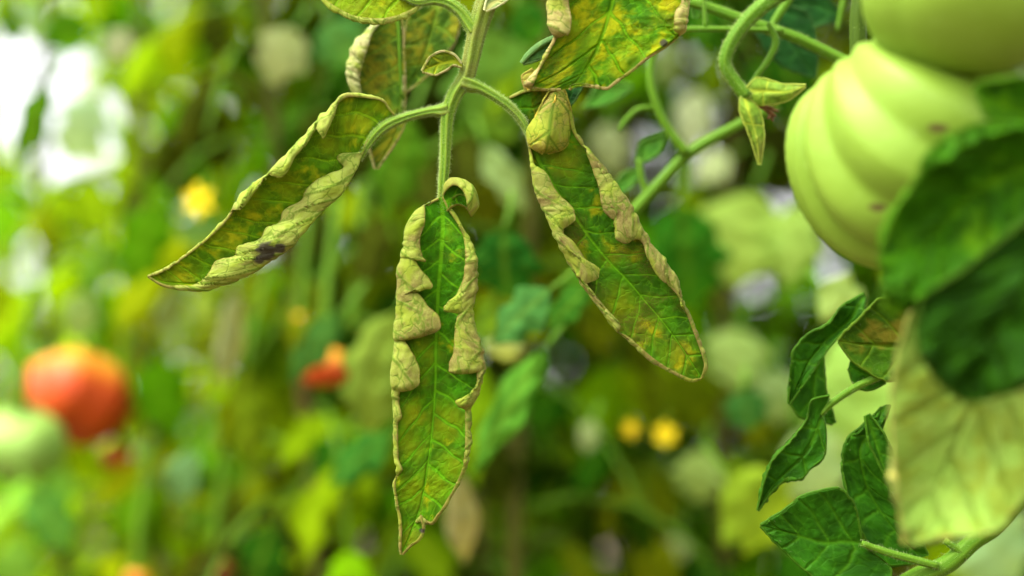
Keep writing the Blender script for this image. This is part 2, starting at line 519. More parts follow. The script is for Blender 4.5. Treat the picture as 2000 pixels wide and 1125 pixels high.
    lc = np.stack([two(A) * 100, two(B) * 100, np.zeros(2 * n)], -1)
    und = np.concatenate([np.zeros(n), np.ones(n)])
    if flip: und = 1 - und
    me = mesh_np(name, V - V.mean(0), np.concatenate([f, fb, rim]), {
        'lc': ('FLOAT_VECTOR', lc), 'vein': ('FLOAT', two(vein)), 'edge': ('FLOAT', two(edge)), 'under': ('FLOAT', und),
        'spot': ('FLOAT', two(spot)), 'yel': ('FLOAT', two(yl))})
    o = bpy.data.objects.new(name, me)
    o.location = Vector(V.mean(0))
    me.materials.append(mat)
    COL.objects.link(o)
    if parent:
        o.parent = parent; o.matrix_parent_inverse = world_of(parent).inverted()
    if label: o['label'] = label
    if hairs:
        e1 = np.concatenate([G[:, 0], G[:, -1], G[:, flat and 24], G[:, nc - 25]]); n1_ = np.concatenate([N2[:, 0], N2[:, -1], -N2[:, 24], -N2[:, nc - 25]])
        pick = rng.randint(0, len(e1), hairs)
        hair_mesh('leaf_hairs', e1[pick], nrm(n1_[pick] + rng.randn(hairs, 3) * 0.7), 0.00022 + 0.0006 * rng.rand(hairs) ** 2, 0.00003, o)
    return o

def hair_mesh(name, base, dirs, length, rad, parent):
    n = len(base)
    if n == 0: return
    side = nrm(np.cross(dirs, np.array([0.3, 0.5, 0.81])))
    s2 = np.cross(dirs, side)
    a = base + side * rad; b = base - side * rad * 0.5 + s2 * rad * 0.87; c = base - side * rad * 0.5 - s2 * rad * 0.87
    t = base + dirs * length[:, None]
    V = np.stack([a, b, c, t], 1).reshape(-1, 3)
    i = np.arange(n)[:, None] * 4
    F = np.concatenate([i + np.array([0, 1, 3]), i + np.array([1, 2, 3]), i + np.array([2, 0, 3])])
    me = mesh_np(name, V, F, smooth=False)
    o = link(name, me, HAIR, parent)
    o['kind'] = 'stuff'
    return o

def tube(name, parent, pts, mat, D0=None, ridges=6, rd=0.07, seg=20, step=0.0012, hairs=0, seed=0, cap=True, hl=(0.0003, 0.0008), world=False):
    """pts: (px, py, radius_px[, depth offset mm]) or, with world=True, (x,y,z,r)"""
    if world:
        C0 = np.array([p[:3] for p in pts], float); r0 = np.array([p[3] for p in pts], float)
    else:
        a = np.array([(p[0], p[1]) for p in pts], float)
        dz = np.array([(p[3] if len(p) > 3 else 0.0) for p in pts]) * 0.001 + D0
        C0 = P(a[:, 0], a[:, 1], dz)
        r0 = np.array([p[2] for p in pts]) * MM(dz)
    L = np.concatenate([[0], np.cumsum(np.linalg.norm(np.diff(C0, axis=0), axis=1))])
    n = max(6, int(L[-1] / step))
    q = np.linspace(0, L[-1], n)
    C = catmull(L, C0, q); rad = pchip(L, r0, q)[:, 0]
    T = nrm(np.gradient(C, axis=0))
    ref = np.array([0, 1, 0.13]) if abs(T[:, 1]).mean() < 0.8 else np.array([1, 0, 0.1])
    X = nrm(np.cross(T, ref)); Y = np.cross(T, X)
    ph = np.linspace(0, 2 * math.pi, seg, endpoint=False)
    tw = q[:, None] * 14
    ring = rad[:, None] * (1 + rd * np.cos(ridges * (ph[None] + tw)) + 0.03 * vnoise(np.stack([np.repeat(q[:, None] * 400, seg, 1), np.repeat(ph[None] * 1.3, n, 0)], -1), seed))
    N = np.cos(ph)[None, :, None] * X[:, None] + np.sin(ph)[None, :, None] * Y[:, None]
    G = C[:, None] + N * ring[..., None]
    V = G.reshape(-1, 3)
    idx = np.arange(n * seg).reshape(n, seg)
    f = np.stack([idx[:-1], np.roll(idx[:-1], -1, 1), np.roll(idx[1:], -1, 1), idx[1:]], -1).reshape(-1, 4)
    lc = np.stack([np.repeat(q[:, None], seg, 1).ravel() * 100, np.tile(ph, n) * 1.0, np.zeros(n * seg)], -1)
    V = np.concatenate([V, C[:1], C[-1:]]); lc = np.concatenate([lc, lc[:1], lc[-1:]])
    k = n * seg
    cap0 = np.stack([np.roll(idx[0], -1), idx[0], np.full(seg, k), np.full(seg, k)], -1)
    faces = [tuple(x) for x in f.tolist()] + [(int(b), int(a), k) for a, b in zip(idx[0], np.roll(idx[0], -1))] + [(int(a), int(b), k + 1) for a, b in zip(idx[-1], np.roll(idx[-1], -1))]
    org = C[0]
    rg = np.concatenate([(0.5 + 0.5 * np.cos(ridges * (ph[None] + tw))).ravel(), [0.5, 0.5]])
    me = mesh_np(name, V - org, faces, {'lc': ('FLOAT_VECTOR', lc), 'ridge': ('FLOAT', rg)})
    me.materials.append(mat)
    o = bpy.data.objects.new(name, me); o.location = Vector(org); COL.objects.link(o)
    if parent:
        o.parent = parent; o.matrix_parent_inverse = world_of(parent).inverted()
    if hairs:
        rs = np.random.RandomState(seed + 11)
        pk = rs.randint(0, n * seg, hairs)
        b = G.reshape(-1, 3)[pk] + T[pk // seg] * (rs.rand(hairs, 1) - 0.5) * step
        d = nrm(N.reshape(-1, 3)[pk] + rs.randn(hairs, 3) * 0.35)
        ln = hl[0] + hl[1] * rs.rand(hairs) ** 2
        hair_mesh('stem_hairs', b, d, ln, 0.000027, o)
    return o

# ------------------------------------------------------------------ shared materials
HAIR = simple_mat('hair_pale', (0.34, 0.46, 0.14), 0.6, 0.1, 40)
STEM = stem_mat('stem_green', (0.055, 0.16, 0.005), (0.22, 0.34, 0.03), (0.17, 0.13, 0.04), 70)
STEM2 = stem_mat('stem_mid', (0.055, 0.16, 0.006), (0.12, 0.24, 0.014))
STEM3 = stem_mat('stem_dark', (0.05, 0.05, 0.006), (0.08, 0.09, 0.01), (0.06, 0.015, 0.01), 30)
LEAFA = sick_leaf_mat('leaf_sick_a', (0.070, 0.20, 0.002), (0.33, 0.35, 0.004), 0.25, 0.55, 1.0, under=(0.31, 0.41, 0.055), dust=(0.235, 0.225, 0.05), tan=0.65)
LEAFB = sick_leaf_mat('leaf_sick_b', (0.040, 0.185, 0.0015), (0.33, 0.36, 0.003), 0.32, 0.22, 5.0, under=(0.25, 0.31, 0.04), dust=(0.20, 0.17, 0.042), tan=0.85)
LEAFC = sick_leaf_mat('leaf_sick_c', (0.036, 0.145, 0.0015), (0.26, 0.26, 0.003), 1.0, 0.40, 9.0, under=(0.25, 0.29, 0.05), dust=(0.195, 0.15, 0.045), tan=0.9)
LEAFF = sick_leaf_mat('leaf_sick_f', (0.050, 0.19, 0.0015), (0.34, 0.36, 0.002), 0.55, 0.6, 14.0, under=(0.42, 0.38, 0.12), dust=(0.30, 0.22, 0.08), tan=0.8)
PALEFOLD = sick_leaf_mat('leaf_fold', (0.30, 0.30, 0.04), (0.42, 0.38, 0.03), 0.2, 0.4, 3.0, under=(0.36, 0.36, 0.03), dust=(0.26, 0.19, 0.07), tan=0.55)
GREENH = green_leaf_mat('leaf_green_dark', (0.020, 0.100, 0.002), 2.0)
GREENH2 = green_leaf_mat('leaf_green_brown', (0.035, 0.105, 0.002), 4.0, yellow=(0.17, 0.14, 0.012), ymix=0.4)
GREENF = green_leaf_mat('leaf_front_dark', (0.028, 0.12, 0.001), 7.0, yellow=(0.12, 0.28, 0.002), ymix=0.3, spec=0.06, bumpy=0.8)
GREENF_SHADED = green_leaf_mat('leaf_front_shaded', (0.012, 0.055, 0.001), 8.0, yellow=(0.03, 0.11, 0.002), ymix=0.2, spec=0.05, bumpy=0.8)  # darker copy: shade from the leaves around is put into the colour
PALEF = sick_leaf_mat('leaf_front_pale', (0.30, 0.38, 0.09), (0.42, 0.42, 0.13), 0.15, 0.4, 6.0, under=(0.29, 0.50, 0.07), dust=(0.34, 0.48, 0.09), tan=0.4, transl=0.2, uvein=0.45, grain=(0.30, 0.46, 0.08))
PLAIN = plain_leaf_mat('leaf_plain')

# ------------------------------------------------------------------ the setting
def ground():
    n = 60
    xs = np.linspace(-1, 1, n); xs = np.sign(xs) * np.abs(xs) ** 2.5 * 150
    X, Y = np.meshgrid(xs, xs + 2)
    Z = 0.03 * vnoise(np.stack([X * 1.7, Y * 1.7], -1), 3) * np.exp(-(X**2 + Y**2) / 400)
    V = np.stack([X, Y, Z], -1).reshape(-1, 3)
    idx = np.arange(n * n).reshape(n, n)
    f = np.stack([idx[:-1, :-1], idx[:-1, 1:], idx[1:, 1:], idx[1:, :-1]], -1).reshape(-1, 4)
    m = simple_mat('soil', (0.13, 0.09, 0.05), 0.9, 0.4, 6)
    tag(link('ground', mesh_np('ground', V, f), m), kind='structure')
ground()

# background leaflet meshes (length 1 along +Y, face +Z)
def proto(seed, lobes=3, width=0.27, droop=0.5, fold=0.25, nu=22, nv=6, amp=0.20):
    rs = np.random.RandomState(seed)
    s = np.linspace(0, 1, nu)
    base = np.sin(np.pi * np.clip(s, 0, 1) ** 0.72) ** 0.85
    ph = rs.rand(2) * 6
    V = []; vein = []
    cols = np.linspace(-1, 1, 2 * nv + 1)
    for i, si in enumerate(s):
        th = droop * si
        yy = math.sin(th) / max(droop, 1e-3); zz = -(1 - math.cos(th)) / max(droop, 1e-3)
        for c in cols:
            k = 0 if c < 0 else 1
            wd = width * base[i] * (1 + amp * math.sin(si * lobes * 6.28 + ph[k]) * min(1, si * 3)) + 0.012
            x = c * wd
            z = zz + abs(x) * fold * (1 - 1.5 * abs(c)) + 0.03 * math.sin(si * 9 + c * 3 + ph[0]) * abs(c) + 0.018 * math.sin(si * 23 + abs(c) * 5 + ph[1])
            V.append((x, yy + abs(c) * wd * 0.25 * (1 - si), z))
            vein.append(max(math.exp(-(x / 0.012) ** 2), 0.7 * math.exp(-((((si - abs(x) * 0.8) * 7 + 0.3 * k) % 1 - 0.5) / 0.09) ** 2) if abs(c) < 0.9 else 0))
    m = len(cols)
    idx = np.arange(nu * m).reshape(nu, m)
    f = np.stack([idx[:-1, :-1], idx[:-1, 1:], idx[1:, 1:], idx[1:, :-1]], -1).reshape(-1, 4)
    me = mesh_np('leaflet', np.array(V), f, {'vein': ('FLOAT', np.array(vein))})
    me.materials.append(PLAIN)
    return me
PROTO = [proto(3, 2.5, 0.27, 0.6, 0.3), proto(8, 3.5, 0.30, 0.9, 0.4), proto(12, 2.2, 0.22, 0.4, 0.15), proto(21, 3, 0.33, 1.1, 0.2), proto(30, 1.3, 0.20, 0.7, 0.6), proto(41, 1.6, 0.30, 0.7, 0.2, amp=0.26), proto(47, 2.3, 0.24, 0.5, 0.3, amp=0.24)]

def put_leaf(me, base, direction, normal, size, color, parent, name='leaflet', wscale=1.0):
    y = Vector(direction).normalized(); z = Vector(normal)
    z = (z - y * z.dot(y)).normalized(); x = y.cross(z)
    m = Matrix((x, y, z)).transposed().to_4x4()
    o = bpy.data.objects.new(name, me)
    o.matrix_basis = Matrix.Translation(Vector(base)) @ m @ Matrix.Diagonal((size * wscale, size, size, 1))
    o.color = (*color, 1)
    COL.objects.link(o)
    if parent:
        o.parent = parent; o.matrix_parent_inverse = world_of(parent).inverted()
    return o

# bright gaps of the photograph where nothing grows in front of the sky (px, py, rx, ry)
GAPS = [(80, 140, 80, 130), (150, 250, 55, 90), (1550, 450, 38, 65)]
# fruit and flowers that stay in view: (px, py, rx, ry, depth)
KEEP = [(150, 778, 125, 105, 0.84), (30, 868, 90, 85, 0.82), (392, 392, 48, 48, 0.80), (1230, 838, 35, 40, 0.80), (1300, 848, 40, 42, 0.80), (640, 700, 45, 60, 0.80)]
def in_gap(p, margin=0):
    x, y, d = proj(p)
    for gx, gy, rx, ry, gd in KEEP:
        if d < gd + 0.03 and ((x - gx) / (rx + margin)) ** 2 + ((y - gy) / (ry + margin)) ** 2 < 1: return True
    for gx, gy, rx, ry in GAPS:
        if ((x - gx) / (rx + margin)) ** 2 + ((y - gy) / (ry + margin)) ** 2 < 1: return True
    return False

rnd = random.Random(11)
def jitter(c, a=0.25):
    k = 1 + rnd.uniform(-a, a)
    return tuple(min(0.9, max(0.003, x * k * (1 + rnd.uniform(-0.12, 0.12)))) for x in c)

LIME, OLIVE, MID, DEEP, MINT = (0.30, 0.47, 0.003), (0.115, 0.165, 0.0015), (0.085, 0.245, 0.002), (0.014, 0.085, 0.0015), (0.22, 0.46, 0.05)
UMBER = (0.026, 0.034, 0.001)  # dark leaf colour that carries the shade of the gaps

def tomato_plant(px, D, palette, label, seed, nleaf=20, zlo=0.80, zhi=1.95, stemcol=STEM3, leafsize=(0.035, 0.062), reach=(0.12, 0.24), dmin=1.0):
    global rnd
    rnd = random.Random(seed)
    k = SENSOR / LENS / 2000
    x0 = (px - 1000) * k * D; y0 = D * math.cos(R(TILT))
    root = empty('tomato_plant', (x0, y0, 0))
    tag(root, label, 'plant', 'tomato plants growing behind the rolled leaf')
    pts = [(x0 + 0.025 * math.sin(i * 1.1 + seed), y0 + 0.025 * math.cos(i * 0.9 + seed * 2), i * 0.21 - 0.02, 0.0055 - 0.0003 * i) for i in range(10)]
    tube('stem', root, pts, stemcol, world=True, step=0.02, seg=10)
    for i in range(nleaf):
        z = zlo + (zhi - zlo) * (i + 0.5 * rnd.random()) / nleaf
        az = i * 2.4 + seed + rnd.uniform(-0.4, 0.4)
        ln = rnd.uniform(*reach)
        out = Vector((math.cos(az), math.sin(az), 0))
        b = Vector((x0 + 0.025 * math.sin(z / 0.21 * 1.1 + seed), y0 + 0.025 * math.cos(z / 0.21 * 0.9 + seed * 2), z))
        path = []
        for t in (0, 0.25, 0.5, 0.75, 1.0):
            path.append(b + out * ln * t * (1 - 0.15 * t) + Vector((0, 0, ln * (0.42 * t - 0.85 * t * t))))
        if any(in_gap(p, 10) for p in path[2:]): continue
        if all(abs(proj(p)[0] - 1000) > 1250 or abs(proj(p)[1] - 560) > 800 for p in path): continue
        if min(proj(p)[2] for p in path) < dmin: continue
        lf = tube('leaf_stalk', root, [(*p, 0.0016 * (1.1 - 0.6 * i2 / 4)) for i2, p in enumerate(path)], STEM2, world=True, step=0.02, seg=6, ridges=3)
        base_c = jitter(rnd.choice(palette), 0.3)
        for t, sgn in ((0.42, -1), (0.46, 1), (0.70, -1), (0.74, 1), (1.0, 0)):
            seg = min(3, int(t * 4)); f = t * 4 - seg
            p = path[seg].lerp(path[seg + 1], f)
            fw = (path[seg + 1] - path[seg]).normalized()
            sd = fw.cross(Vector((0, 0, 1))).normalized()
            d = (fw * (0.5 if sgn else 1) + sd * sgn * 0.9 + Vector((0, 0, -0.25 - 0.5 * rnd.random()))).normalized()
            sz = rnd.uniform(*leafsize) * (1.15 if sgn == 0 else 1)
            if in_gap(p + d * sz * 0.5, 18) or in_gap(p + d * sz, 5): continue
            up = Vector((rnd.uniform(-0.5, 0.5), rnd.uniform(-0.9, 0.1), 1))
            put_leaf(PROTO[rnd.randrange(5)], p, d, up, sz, jitter(base_c, 0.18), lf)

def bg_leaf(b, t, wpx, D, col, label, seed=0, tilt=(0, 0), stalk=None, flip=False, name='tomato_leaf', group='single leaves in the blurred background', dt=0.0):
    """one leaf with a stalk, from base pixel to tip pixel"""
    B = P(*b, D); T = P(*t, D + dt)
    d = T - B; L = float(np.linalg.norm(d))
    me = PROTO[seed % 7]
    wd = float(max(abs(v.co.x) for v in me.vertices)) * 2
    ws = (wpx * MM(D)) / (wd * L)
    root = empty(name, B)
    tag(root, label, 'leaf', group)
    nv = nrm(CAMLOC - B) + np.array([tilt[0], 0, tilt[1]])
    put_leaf(me, B, d, nv, L, col, root, 'blade', ws)
    st = stalk or (b[0] - (t[0] - b[0]) * 0.35 + 12, b[1] - (t[1] - b[1]) * 0.35 - 10)
    tube('stalk', root, [(st[0], st[1], 5, 6), ((st[0] + b[0]) / 2 + 3, (st[1] + b[1]) / 2, 4.5, 3), (b[0], b[1], 3.5, 0)], STEM2, D0=D, seg=8, step=0.004)
    return root

# ------------------------------------------------------------------ single background leaves: where, how large, which colour
PALE = (0.46, 0.70, 0.13)
bgl = [
 ((575, 55), (520, 165), 120, 0.84, (0.40, 0.46, 0.20), 'pale triangular leaf hanging in the dark gap above the long rolled leaflet', 2),
 ((985, 445), (975, 615), 165, 0.58, (0.016, 0.11, 0.012), 'deep green rounded leaf between the middle and the broad leaflet', 3),
 ((1075, 565), (945, 665), 105, 0.53, (0.06, 0.20, 0.045), 'bluish green leaf beside the tip of the middle roll', 0),
 ((1150, 560), (1060, 640), 70, 0.54, (0.04, 0.16, 0.015), 'bright edged green leaf under the broad leaflet', 2),
 ((1065, 680), (905, 930), 85, 0.56, (0.10, 0.30, 0.03), 'long grass green leaf running down behind the middle leaflet', 2),
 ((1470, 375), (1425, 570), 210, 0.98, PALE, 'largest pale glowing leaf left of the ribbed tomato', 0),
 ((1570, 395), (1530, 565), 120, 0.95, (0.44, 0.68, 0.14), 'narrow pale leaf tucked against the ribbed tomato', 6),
 ((1362, 175), (1340, 305), 85, 1.1, (0.82, 0.94, 0.58), 'narrow pale leaf standing in for the bright gap in the fork of the thin stems', 2),  # this and the next far pale leaves stand in for bright sky gaps
 ((1185, 240), (1190, 350), 90, 1.1, (0.78, 0.92, 0.50), 'pale leaf standing in for the bright gap right of the folded lobe', 0),
 ((1425, 305), (1350, 345), 75, 1.1, (0.78, 0.92, 0.50), 'small pale leaf standing in for the bright gap under the fork of the stems', 0),
 ((1300, 85), (1300, 175), 60, 1.1, (0.46, 0.62, 0.24), 'dull pale leaf standing in for the bright gap below the tattered top leaflet', 0),
 ((1000, 805), (1010, 880), 62, 1.1, (0.48, 0.56, 0.30), 'greyish pale leaf standing in for the bright gap right of the long grass green leaf', 0),
 ((1325, 1040), (1325, 1120), 62, 1.1, (0.52, 0.66, 0.30), 'small pale leaf standing in for the bright gap at the lower edge under the flowers', 0),
 ((945, 285), (1030, 415), 70, 0.72, (0.34, 0.50, 0.18), 'pale green slanting leaf left of the broad leaflet', 2),
 ((1440, 640), (1425, 770), 150, 1.0, (0.46, 0.68, 0.20), 'pale leaf below the large glowing leaf', 0),
 ((1510, 720), (1530, 850), 110, 1.0, (0.40, 0.58, 0.22), 'grey green pale leaf left of the drooping dark leaves', 1),
 ((1370, 880), (1350, 1000), 120, 0.98, (0.42, 0.60, 0.16), 'pale lobed leaf under the yellow flowers', 1),
 ((985, 650), (985, 715), 85, 0.62, (0.55, 0.66, 0.25), 'whitish leaf standing in for the bright gap under the bluish leaf', 3),  # pale leaf added in place of a bright sky gap
 ((1155, 820), (1140, 890), 50, 0.85, (0.36, 0.46, 0.20), 'small pale oval leaf left of the yellow flowers', 0),
 ((1450, 760), (1470, 850), 100, 0.68, (0.05, 0.20, 0.04), 'dark green leaf crossing the pale leaves', 0),
 ((462, 560), (432, 785), 60, 0.80, (0.33, 0.36, 0.16), 'withered pale leaf hanging below the long rolled leaflet', 4),
 ((400, 570), (395, 650), 55, 0.84, (0.34, 0.48, 0.06), 'small lime leaf beside the withered pale leaf', 2),
 ((350, 560), (300, 660), 55, 0.88, (0.20, 0.26, 0.08), 'dull strip shaped leaf under the tip of the long leaflet', 4),
 ((890, 920), (925, 1125), 75, 0.66, (0.36, 0.33, 0.14), 'tan withered leaf hanging beside the middle leaflet tip', 4),
 ((92, 165), (28, 330), 66, 0.82, (0.10, 0.26, 0.012), 'green pointed leaf standing in the white gap', 2),
 ((120, 20), (150, 110), 110, 0.95, (0.07, 0.24, 0.01), 'green leaf above the white gap', 3),
 ((190, 190), (120, 330), 120, 1.3, (0.55, 0.80, 0.50), 'pale mint leaf low in the white gap', 5),
 ((60, -10), (75, 90), 60, 1.2, (0.35, 0.60, 0.25), 'pale green leaf across the top of the white gap', 6),
 ((250, 60), (205, 120), 70, 0.95, (0.50, 0.55, 0.34), 'pale leaf tip right of the white gap', 0),
 ((10, 20), (40, 85), 50, 0.9, (0.08, 0.22, 0.01), 'small leaf at the upper corner of the white gap', 4),
 ((665, 610), (555, 750), 75, 0.72, (0.05, 0.17, 0.03), 'dark leaf covering the red wedge of tomato', 2),
 ((775, 610), (665, 885), 175, 0.70, (0.22, 0.33, 0.045), 'large dull green leaf left of the middle leaflet', 1),
 ((765, 850), (620, 945), 90, 0.68, (0.035, 0.17, 0.02), 'bluish dark leaf left of the lower middle leaflet', 0),
 ((385, 880), (300, 1010), 90, 0.92, (0.18, 0.36, 0.14), 'mint green leaf right of the pale green tomato', 3),
 ((345, 590), (320, 690), 80, 0.98, (0.30, 0.46, 0.16), 'pale mint leaf above the red tomato', 1),
 ((160, 570), (150, 670), 80, 1.0, (0.30, 0.46, 0.14), 'mint leaf standing over the red tomato', 2),
 ((60, 960), (150, 1075), 110, 0.85, (0.11, 0.33, 0.05), 'bright green leaf at the lower corner under the pale tomato', 0),
 ((385, 420), (380, 500), 80, 0.86, (0.16, 0.34, 0.10), 'soft green leaf under the yellow flower', 3),
 ((640, 40), (700, 130), 130, 0.80, (0.10, 0.30, 0.07), 'green leaf under the upper brown edged leaflet', 1),
 ((1010, 10), (1060, 90), 90, 0.66, (0.03, 0.18, 0.015), 'dark green leaf between the stem and the tattered leaflet', 3),
 ((960, 60), (985, 300), 230, 0.85, (0.16, 0.36, 0.05), 'large blurred grass green leaf behind the main stem', 1),
 ((800, 230), (745, 420), 120, 0.70, (0.08, 0.22, 0.012), 'grass green leaf behind the bend of the long leaflet', 0),
 ((1330, 400), (1350, 640), 190, 0.82, (0.03, 0.17, 0.010), 'dark grass green leaf behind the broad leaflet edge', 1),
 ((1600, 560), (1700, 620), 120, 0.60, (0.42, 0.60, 0.16), 'pale lime leaf below the ribbed tomato', 0),
 ((1420, 930), (1580, 1080), 210, 0.72, (0.30, 0.46, 0.03), 'lime leaf behind the lowest dark leaf', 3),
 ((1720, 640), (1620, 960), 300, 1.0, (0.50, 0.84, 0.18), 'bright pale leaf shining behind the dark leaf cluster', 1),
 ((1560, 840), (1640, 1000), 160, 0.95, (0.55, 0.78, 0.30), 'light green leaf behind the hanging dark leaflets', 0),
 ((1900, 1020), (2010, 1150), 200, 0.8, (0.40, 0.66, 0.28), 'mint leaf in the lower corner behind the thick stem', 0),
 ((1150, 520), (1120, 600), 90, 0.60, (0.09, 0.28, 0.02), 'grass green leaf peeking under the broad leaflet', 1),
]
BGD = lambda D: 0.63 + (D - 0.64) * 0.45 if D > 0.64 else D
for (b, t, wpx, D, c, lab, sd) in bgl:
    if sum(c) > 1.0: KEEP.append(((b[0] + t[0]) / 2, (b[1] + t[1]) / 2, 0.5 * wpx, 0.5 * max(wpx * 0.7, math.hypot(t[0] - b[0], t[1] - b[1])), BGD(D)))

# ------------------------------------------------------------------ plants behind
NEAR = dict(zlo=1.05, zhi=1.78, leafsize=(0.024, 0.047), reach=(0.07, 0.15), dmin=0.66)
tomato_plant(330, 0.92, [LIME, LIME, MID], 'tomato plant with lime leaves around the yellow flower', 3, 48, **NEAR)
tomato_plant(560, 0.84, [OLIVE, UMBER, MID, LIME], 'tomato plant with olive leaves behind the long rolled leaflet', 2, 54, **NEAR)
tomato_plant(130, 1.00, [LIME, LIME, MID, MINT], 'leafy tomato plant carrying the red and the pale green tomato', 9, 48, **NEAR)
tomato_plant(720, 0.92, [OLIVE, LIME, UMBER, MID], 'tomato plant between the long and the middle rolled leaflet', 13, 54, **NEAR)
tomato_plant(905, 0.86, [MID, DEEP, OLIVE], 'tomato plant straight behind the middle rolled leaflet', 15, 51, **NEAR)
tomato_plant(1112, 0.78, [UMBER, DEEP, OLIVE], 'dark tomato plant with reddish brown stem under the broad rolled leaflet', 17, 54, **NEAR)
tomato_plant(1310, 0.90, [DEEP, UMBER, OLIVE, MID], 'tomato plant with yellow flowers low behind the broad leaflet', 29, 54, **NEAR)
tomato_plant(1500, 0.86, [MID, DEEP, LIME], 'tomato plant between the broad rolled leaflet and the ribbed tomato', 23, 48, **NEAR)
tomato_plant(1780, 0.98, [MID, DEEP], 'shaded tomato plant hidden mostly behind the large ribbed tomato', 31, 35, **NEAR)
tomato_plant(440, 1.35, [LIME, MID, OLIVE], 'farther tomato plant in the dark gap above the yellow flower', 5, 30)
tomato_plant(820, 1.45, [OLIVE, DEEP], 'farther tomato plant behind the main stem', 37, 30)
tomato_plant(1200, 1.40, [DEEP, UMBER], 'farther dark tomato plant behind the fork of thin stems', 39, 30)
tomato_plant(1620, 1.40, [MID, LIME], 'farther bright tomato plant behind the drooping dark leaves', 43, 30)

def far_foliage():
    rs = np.random.RandomState(4)
    me0 = proto(5, 2.5, 0.30, 0.6, 0.3, 9, 2)
    n0 = len(me0.vertices)
    v0 = np.zeros(n0 * 3, np.float32); me0.vertices.foreach_get('co', v0); v0 = v0.reshape(-1, 3)
    f0 = np.array([tuple(p.vertices) for p in me0.polygons])
    # thin the mesh: use every vertex but keep it small
    Vs, Fs, Cs = [], [], []
    cnt = 0
    for i in range(37000):
        if i < 34000:
            D = rs.uniform(2.2, 3.6)
            x = rs.uniform(-0.75, 0.75) * D; z = rs.uniform(0.5, 1.25 + 0.42 * D)
        else:                                   # tops of the row, added unseen above the picture to shade the background
            D = rs.uniform(0.75, 2.3); x = rs.uniform(-0.16, 0.5) * D; z = rs.uniform(1.55, 2.15)
        p = np.array([x, D, z])
        px, py, d = proj(p)
        if i >= 34000 and py > -140: continue
        top = 150 + 120 * math.sin(px / 170.0) - 0.1 * px if px < 400 else 40
        g = False
        for gx, gy, rx, ry in GAPS:
            if ((px - gx) / (rx + 30)) ** 2 + ((py - gy) / (ry + 30)) ** 2 < 1: g = True
        if g or (py < -200 and i < 34000): continue
        if rs.rand() > 0.75: continue
        q = Euler((rs.uniform(-1.2, 0.3), rs.uniform(-0.6, 0.6), rs.uniform(0, 6.28))).to_matrix()
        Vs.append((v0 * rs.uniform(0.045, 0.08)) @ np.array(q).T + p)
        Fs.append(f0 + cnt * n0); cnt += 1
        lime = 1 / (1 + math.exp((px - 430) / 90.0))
        c0 = np.array([0.030, 0.034, 0.001]) if rs.rand() < 0.6 else np.array([0.016, 0.055, 0.001])  # canopy shade is put into the far leaf colour
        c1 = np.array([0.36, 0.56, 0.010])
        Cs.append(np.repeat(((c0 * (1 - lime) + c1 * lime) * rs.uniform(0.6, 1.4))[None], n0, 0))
    m, t = new_mat('leaf_far'); b = NB(t)
    c = b.attr('tint', True)
    b.out(c, 0.65, 0.4, b.mix(1.0, c, (1.4, 1.25, 0.6), 'MULTIPLY'), spec=0.0)
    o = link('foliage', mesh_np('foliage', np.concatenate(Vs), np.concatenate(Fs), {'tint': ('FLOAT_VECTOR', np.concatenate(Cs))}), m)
    tag(o, 'soft mass of distant tomato foliage behind everything, plus unseen leaves added overhead for shade', 'foliage', kind='stuff')
far_foliage()

# ------------------------------------------------------------------ single background leaves
for i, (b, t, wpx, D, c, lab, sd) in enumerate(bgl):
    rr = random.Random(i)
    bg_leaf(b, t, wpx, BGD(D), c, lab, sd, (rr.uniform(-0.25, 0.1), rr.uniform(0.1, 0.6)))

